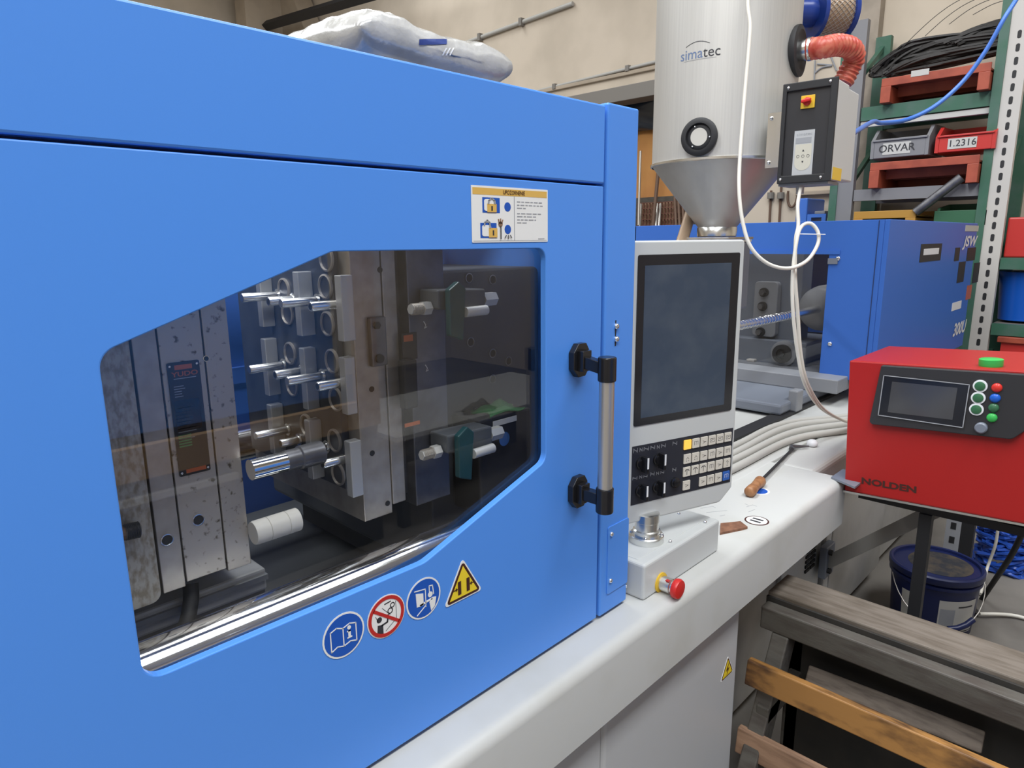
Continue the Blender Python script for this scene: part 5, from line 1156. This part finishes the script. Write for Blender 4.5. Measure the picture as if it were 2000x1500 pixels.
# dark wire bundles on the top tray
m = MB(); rnd = random.Random(11)
ends = [((1700, 172), (1965, 96)), ]
for i in range(110):
    a = rnd.uniform(0, 1); h = rnd.uniform(0, 1)
    A = PX(1702 + rnd.uniform(-5, 40), 150 - h * 12, KX + rnd.uniform(0.1, 0.35)); C_ = PX(1990, 95 - h * 38, KX + rnd.uniform(0.1, 0.35))
    Bm = PX(1800 + rnd.uniform(-30, 40), 132 - h * 52, KX + rnd.uniform(0.1, 0.3))
    m.tube(smooth_path([A, Bm, C_], 6), 0.010, n=5)
m.build('wire_bundle', 'wiredark', label='bundle of dark wire rods bowed over the top rack tray', category='wire bundle', kind='stuff')
m = MB()
for i in range(60):
    h = rnd.uniform(0, 1); A = PX(1850 + rnd.uniform(-10, 30), 88 - h * 6, KX + rnd.uniform(0.1, 0.4)); C_ = PX(1995, 60 - h * 30, KX + rnd.uniform(0.1, 0.4))
    m.tube(smooth_path([A, (A + C_) / 2 + V(0, 0, 0.03), C_], 4), 0.010, n=5)
m.build('wire_bundle', 'wiredark', label='second dark wire bundle lying higher on the rack near the blue hose', category='wire bundle', kind='stuff')
for i in range(4):
    rnd2 = random.Random(40 + i); A = PX(1760 + i * 45, 95 - i * 8, KX + 0.1); P = [A + V(0, -0.10 * j + 0, 0.13 * math.sin(j * 0.5 + i * .4) + 0.03 * j) for j in range(6)]
    MB().tube(smooth_path(P, 6), 0.0022, n=5).build('loose_wire', 'wiredark', label='single springy wire curling up from the wire bundle', category='wire', group='loose wires above the rack')
# things right of the upright
q = PX(1975, 470, KX + 0.05); MB().box(KX + 0.05, KX + 0.4, q[1] - 0.25, q[1] + 0.03, 1.366, 1.606).build('red_crate', 'binred', label='red crate on the rack beyond the slotted upright, upper one', category='crate', bevel=0.01)
q = PX(1970, 590, KX + 0.05); MB().lathe([(0.13, 0), (0.15, 0.28), (0.155, 0.29), (0.155, 0.30)], (KX + 0.22, q[1] - 0.06, 0.976), n=36).build('blue_pail', 'bluebtn', label='bright blue pail on the rack beyond the slotted upright', category='pail', smooth=40)
q = PX(1950, 660, KX + 0.02); t = thing('red_crate', (KX + 0.2, q[1] - 0.1, 0.70), 'red open crate below the blue pail on the rack', 'crate')
MB().box(KX - 0.02, KX + 0.38, q[1] - 0.36, q[1] - 0.0, 0.85, 0.885).build('crate_rim', 'trayred', t, bevel=0.004)
MB().box(KX + 0.0, KX + 0.36, q[1] - 0.34, q[1] - 0.02, 0.697, 0.85).build('crate_wall', 'binred', t)
# blue air hose across the rack
cable('air_line', [PD(2010, -60, 2.6) + V(0.10, -0.10, 3.05), PD(2010, -60, 2.6) + V(0.10, -0.10, 1.4), PD(2010, -60, 2.6) + V(0.08, -0.08, 0.5), PD(2010, -60, 2.6) + V(0.02, -0.03, 0.12), PD(1995, -20, 2.6), PD(1962, 35, 2.6), PD(1925, 100, 2.65), PD(1880, 160, 2.7), PD(1825, 208, 2.72), PD(1770, 234, 2.72), PD(1722, 240, 2.66), PD(1704, 238, 2.55), CBP(0.11, 1.815, -0.30), CBP(0.10, 1.81, -0.234)], 0.0085, 'bluehose', 'blue air hose sagging in front of the rack', 'hose')

# ================================================================ wall side stores
# plywood sheet and rods in the dark recess
q0, q1 = PX(1225, 240, WX + 0.35), PX(1345, 382, WX + 0.35)
MB().obox(V(WX + 0.35, min(q0[1], q1[1]) - 0.2, q1[2]), V(0.02, 0, 0), V(0, 1.6, 0), V(0.06, 0, q0[2] - q1[2])).build('plywood_sheet', 'orange', label='orange plywood sheet standing in the dark store recess', category='plywood sheet')
MB().box(WX + 0.25, WX + 0.9, 2.25, 5.0, 0.0, q1[2] - 0.0).build('rod_bin', 'wooddark', label='brown storage bin below the orange plywood sheet', category='bin')
q = PX(1265, 210, WX + 0.3)
m = MB(); rnd = random.Random(5); n = 12
vs = [(WX + 0.30 + 0.05 * math.sin(i * 1.7 + j) + rnd.uniform(-.02, .02), 2.3 + 2.6 * i / n, 2.55 + 0.42 * j / 5 + rnd.uniform(-.03, .03)) for i in range(n + 1) for j in range(6)]
m.add(vs, [(i * 6 + j, i * 6 + j + 1, (i + 1) * 6 + j + 1, (i + 1) * 6 + j) for i in range(n) for j in range(5)])
o = m.build('plastic_film', 'film', label='dark crinkled plastic film hanging under the lintel', category='film', smooth=70); s_ = o.modifiers.new('film', 'SOLIDIFY'); s_.thickness = 0.004
def rod(pa, pb, r, mat, label, x=WX + 0.1, dx=0.1, grp=None):
    MB().tube([PX(*pa, x + dx), PX(*pb, x)], r, n=8).build('steel_rod', mat, label=label, category='rod', smooth=40, group=grp)
rod((1251, 295), (1247, 440), 0.012, 'rod', 'pale rod leaning beside the blue guard column')
rod((1292, 270), (1275, 445), 0.018, 'rust', 'long rusty rod leaning across the orange plywood sheet')
for i, a in enumerate((1252, 1279, 1284, 1290)): rod((a, 398), (a - 3, 445), 0.012, 'rod', 'short pale rod standing in front of the mesh basket', grp='short pale rods')
for i, a in enumerate((1318, 1325, 1333, 1341)): rod((a, 385), (a + 3, 448), 0.014, 'rust', 'brown bar standing behind the hopper cone', grp='brown bars behind the hopper')
bk_ = thing('mesh_basket', (WX + 0.2, 3.2, 1.4), 'red-brown wire mesh basket below the plywood sheet', 'basket')
y0m, y1m = PX(1335, 420, WX + 0.2)[1], PX(1245, 420, WX + 0.2)[1]; zlo, zhi = PX(1290, 450, WX + 0.2)[2], PX(1290, 395, WX + 0.2)[2]
MB().box(WX + 0.23, WX + 0.245, y0m, y1m, zlo, zhi).build('back_board', 'woodtan', bk_)
for i in range(16): y = y0m + (y1m - y0m) * i / 15; MB().box(WX + 0.2, WX + 0.21, y - 0.004, y + 0.004, zlo, zhi).build('mesh_wire', 'wiremesh', bk_)
for i in range(6): z = zlo + (zhi - zlo) * i / 5; MB().box(WX + 0.19, WX + 0.2, y0m, y1m, z - 0.004, z + 0.004).build('mesh_wire', 'wiremesh', bk_)
# second blue machine beyond the bed
q0, q1 = PX(1247, 444, 4.2), PX(1275, 444, 4.2)
z_ = PX(1290, 446, 4.3)[2]
sm = thing('second_machine', (4.5, 2.4, 0), 'blue machine block behind the terminal, below the mesh basket', 'machine')
MB().box(4.2, 5.0, 1.75, PX(1271, 450, 4.2)[1], 0, z_).build('blue_body', 'blue_shaded', sm, bevel=0.005)
MB().box(4.2, 5.0, PX(1271, 450, 4.2)[1] + 0.01, 3.4, 0, z_ - 0.01).build('dark_body', 'greypaint', sm, bevel=0.005)
# blue cans, hooks and shelf against the wall right of the hopper
q0, q1 = PX(1561, 388, WX - 0.4), PX(1584, 440, WX - 0.4)
MB().box(WX - 0.45, WX - 0.1, q1[1] + 0.02, q0[1], 0.0, q0[2]).build('blue_cabinet', 'bluehose', label='bright blue narrow cabinet against the wall behind the hanging cable', category='cabinet', bevel=0.01)
q0, q1 = PX(1588, 405, WX - 0.35), PX(1622, 430, WX - 0.35)
t = thing('wall_shelf', (WX - 0.3, (q0[1] + q1[1]) / 2, 0.0), 'blue framed wall shelf holding grey boxes beside the blue cabinet', 'shelf')
MB().box(WX - 0.45, WX - 0.1, q1[1], q0[1], q1[2] + 0.02, q1[2] + 0.045).build('shelf_board', 'bluehose', t)
for y in (q1[1], q0[1] - 0.03): MB().box(WX - 0.45, WX - 0.42, y, y + 0.03, 0, q1[2] + 0.02).build('shelf_leg', 'bluehose', t)
MB().box(WX - 0.42, WX - 0.2, q1[1] + 0.02, q0[1] - 0.04, q1[2] + 0.045, q0[2] - 0.03).build('parts_box', 'bingrey', label='grey box on the blue framed wall shelf', category='box', bevel=0.005)
for i, (pa, pb) in enumerate((((1506, 372), (1504, 432)), ((1526, 362), (1523, 432)))):
    t = thing('wall_drop', (WX - 0.02, PX(*pb, WX)[1], PX(*pb, WX)[2]), ('thin air drop pipe on the wall nearer the hopper', 'thin air drop pipe on the wall nearer the blue cabinet')[i], 'pipe')
    MB().tube([PX(*pa, WX - 0.012), PX(*pb, WX - 0.012) - V(0, 0, 0.3)], 0.010, n=8).build('pipe', 'rust', t)
    q = PX((pa[0] + pb[0]) / 2, 388, WX - 0.03); MB().cyl(q, q + V(0, 0, 0.05), 0.028, n=12).build('coupling', 'lintel', t)
q = PX(1548, 380, WX - 0.03); P = [q + V(0, 0.04 * math.cos(a), 0.10 * math.sin(a)) for a in np.linspace(1.2, 6.6, 18)]
MB().tube(P, 0.010, n=8).build('hanging_ring', 'rust', label='rusty chain ring hanging on the wall beside the drop pipe', category='ring', smooth=60)
MB().box(WX - 0.06, WX, PX(1690, 360, WX)[1], PX(1560, 360, WX)[1], PX(1610, 380, WX)[2], PX(1610, 372, WX)[2]).build('wall_duct', 'conc2', label='beige horizontal duct on the wall above the blue cabinet', category='duct', bevel=0.006)
# thin wires on the wall above the control box
for P in ([(1592, 118), (1590, 160)], [(1596, 125), (1625, 127)], [(1592, 142), (1605, 132), (1625, 128)], [(1622, 108), (1634, 138)]):
    MB().tube(smooth_path([PX(*p, WX - 0.01) for p in P], 4), 0.006, n=6).build('wall_wire', 'inkgrey', label='thin grey wire strung on the wall behind the red hose', category='wire', group='thin wires behind the red hose')

# ================================================================ pellet sacks on the guard roof
def sack(name, cx, cy, cz, sx, sy, sz, seed, label, rot=0.0, lean=0.0):
    bm = bmesh.new(); bmesh.ops.create_cube(bm, size=1.0)
    bmesh.ops.subdivide_edges(bm, edges=bm.edges[:], cuts=17, use_grid_fill=True)
    rnd = random.Random(seed); ph = [rnd.uniform(0, 6.28) for _ in range(8)]
    for v in bm.verts:
        x, y, z = v.co * 2
        k = 1 - 0.16 * (abs(x) ** 4) * 0 
        ex = (1 - abs(x) ** 8 * 0.22) * (1 - abs(y) ** 8 * 0.25)
        zz = z * ex; xx = x * (1 - 0.10 * abs(z) ** 2 * (abs(x) > 0.6)) ; yy = y * (1 - 0.10 * abs(z) ** 2)
        nn = 0.14 * math.sin(3.1 * x + ph[4]) * (1 - abs(x) ** 4) + 0.06 * math.sin(17 * x + 9 * y + ph[5]) * math.sin(5 * y + ph[6]) + 0.05 * math.sin(4.3 * x + ph[0]) * math.sin(3.7 * y + ph[1]) + 0.03 * math.sin(9 * x + 5 * y + ph[2]) + 0.02 * math.sin(14 * y + 11 * z + ph[3])
        zz = zz + nn * (0.9 if z > 0 else 0.25)
        v.co = Vector((xx * sx / 2, yy * sy / 2, max(zz, -0.985) * sz / 2 + lean * xx))
    me = bpy.data.meshes.new(name); bm.to_mesh(me); bm.free(); me.materials.append(M['bag'])
    for p in me.polygons: p.use_smooth = True
    o = bpy.data.objects.new(name, me); COL.objects.link(o); o.location = (cx, cy, cz); o.rotation_euler = (0, 0, rot)
    return tag(o, label, 'sack')
s1 = sack('pellet_sack', 0.815, 0.35, 1.745, 0.33, 0.28, 0.066, 2, 'lower clear film sack of white pellets on the guard roof', 0.04)
s2 = sack('pellet_sack', 0.775, 0.34, 1.808, 0.345, 0.26, 0.078, 5, 'upper clear film sack of pellets with a dark blue print', 0.08)
from mathutils.bvhtree import BVHTree
def patch_on(ob, corners, name, mat, nx=10, ny=4):
    # flat print laid on the curved film of a sack
    R = Matrix.Translation(ob.location) @ ob.rotation_euler.to_matrix().to_4x4()
    bvh = BVHTree.FromPolygons([R @ v.co for v in ob.data.vertices], [tuple(p.vertices) for p in ob.data.polygons])
    (ax, ay), (bx, by), (cx, cy), (dx, dy) = corners; m = MB(); vs = []
    for i in range(nx + 1):
        for j in range(ny + 1):
            s_, t_ = i / nx, j / ny
            px = (ax * (1 - s_) + bx * s_) * (1 - t_) + (dx * (1 - s_) + cx * s_) * t_; py = (ay * (1 - s_) + by * s_) * (1 - t_) + (dy * (1 - s_) + cy * s_) * t_
            h = bvh.ray_cast(Vector(CP), Vector(ray(px, py)).normalized())
            if h[0] is None: return None
            vs.append(R.inverted() @ (h[0] + h[1] * 0.0012))
    me = bpy.data.meshes.new(name); k = ny + 1
    me.from_pydata(vs, [], [(i * k + j, i * k + j + 1, (i + 1) * k + j + 1, (i + 1) * k + j) for i in range(nx) for j in range(ny)])
    me.materials.append(M[mat]); o = bpy.data.objects.new(name, me); COL.objects.link(o); o.parent = ob
    return o
patch_on(s2, [(818, 77), (872, 77), (872, 87), (818, 88)], 'sack_print', 'sackblue')
for k in range(3): patch_on(s2, [(862 + k * 7, 108), (865 + k * 7, 108), (873 + k * 7, 94), (870 + k * 7, 94)], 'white_streak', 'inkwhite', 2, 4)  # narrow white streaks laid flat on the film

# ================================================================ what the window mirrors: stores behind the operator
mr = thing('timber_crate', (1.1, -2.3, 0), 'brown timber crate framing a blue panel behind the operator', 'crate')
MB().box(0.2, 1.86, -2.04, -2.0, 0.62, 0.75).build('crate_board', 'brownboard', mr)
MB().box(1.74, 1.86, -2.04, -2.0, 0.75, 2.0).build('crate_post', 'brownboard', mr)
MB().box(0.1, 0.2, -2.04, -2.0, 0.0, 2.0).build('crate_post', 'brownboard', mr)
MB().box(0.2, 1.74, -2.3, -2.2, 0.75, 2.0).build('blue_panel', 'blue', mr)
MB().box(0.2, 1.86, -2.5, -2.3, 0.0, 0.75).build('dark_base', 'platendark', mr)
MB().box(0.2, 1.13, -2.02, -1.99, 0.530, 0.555).build('pale_batten', 'paper', mr)
MB().box(0.2, 1.86, -2.06, -2.03, 0.0, 0.62).build('dark_front', 'platendark', mr)
wb = thing('work_table', (2.8, -2.4, 0), 'low pale work table behind the operator', 'table')
MB().box(1.95, 3.6, -2.8, -2.0, 0.50, 0.525).build('table_top', 'paper', wb)
for x in (2.0, 3.5):
    for y in (-2.75, -2.1): MB().box(x, x + 0.05, y, y + 0.05, 0, 0.50).build('leg', 'platendark', wb)
MB().box(2.02, 3.5, -2.7, -2.68, 0.10, 0.50).build('modesty_panel', 'platendark', wb)
rag('cloth_rag', (2.62, -2.12, 0.525), 0.22, 0.14, 0.07, 'rag', 'crumpled grey rag on the pale work table')
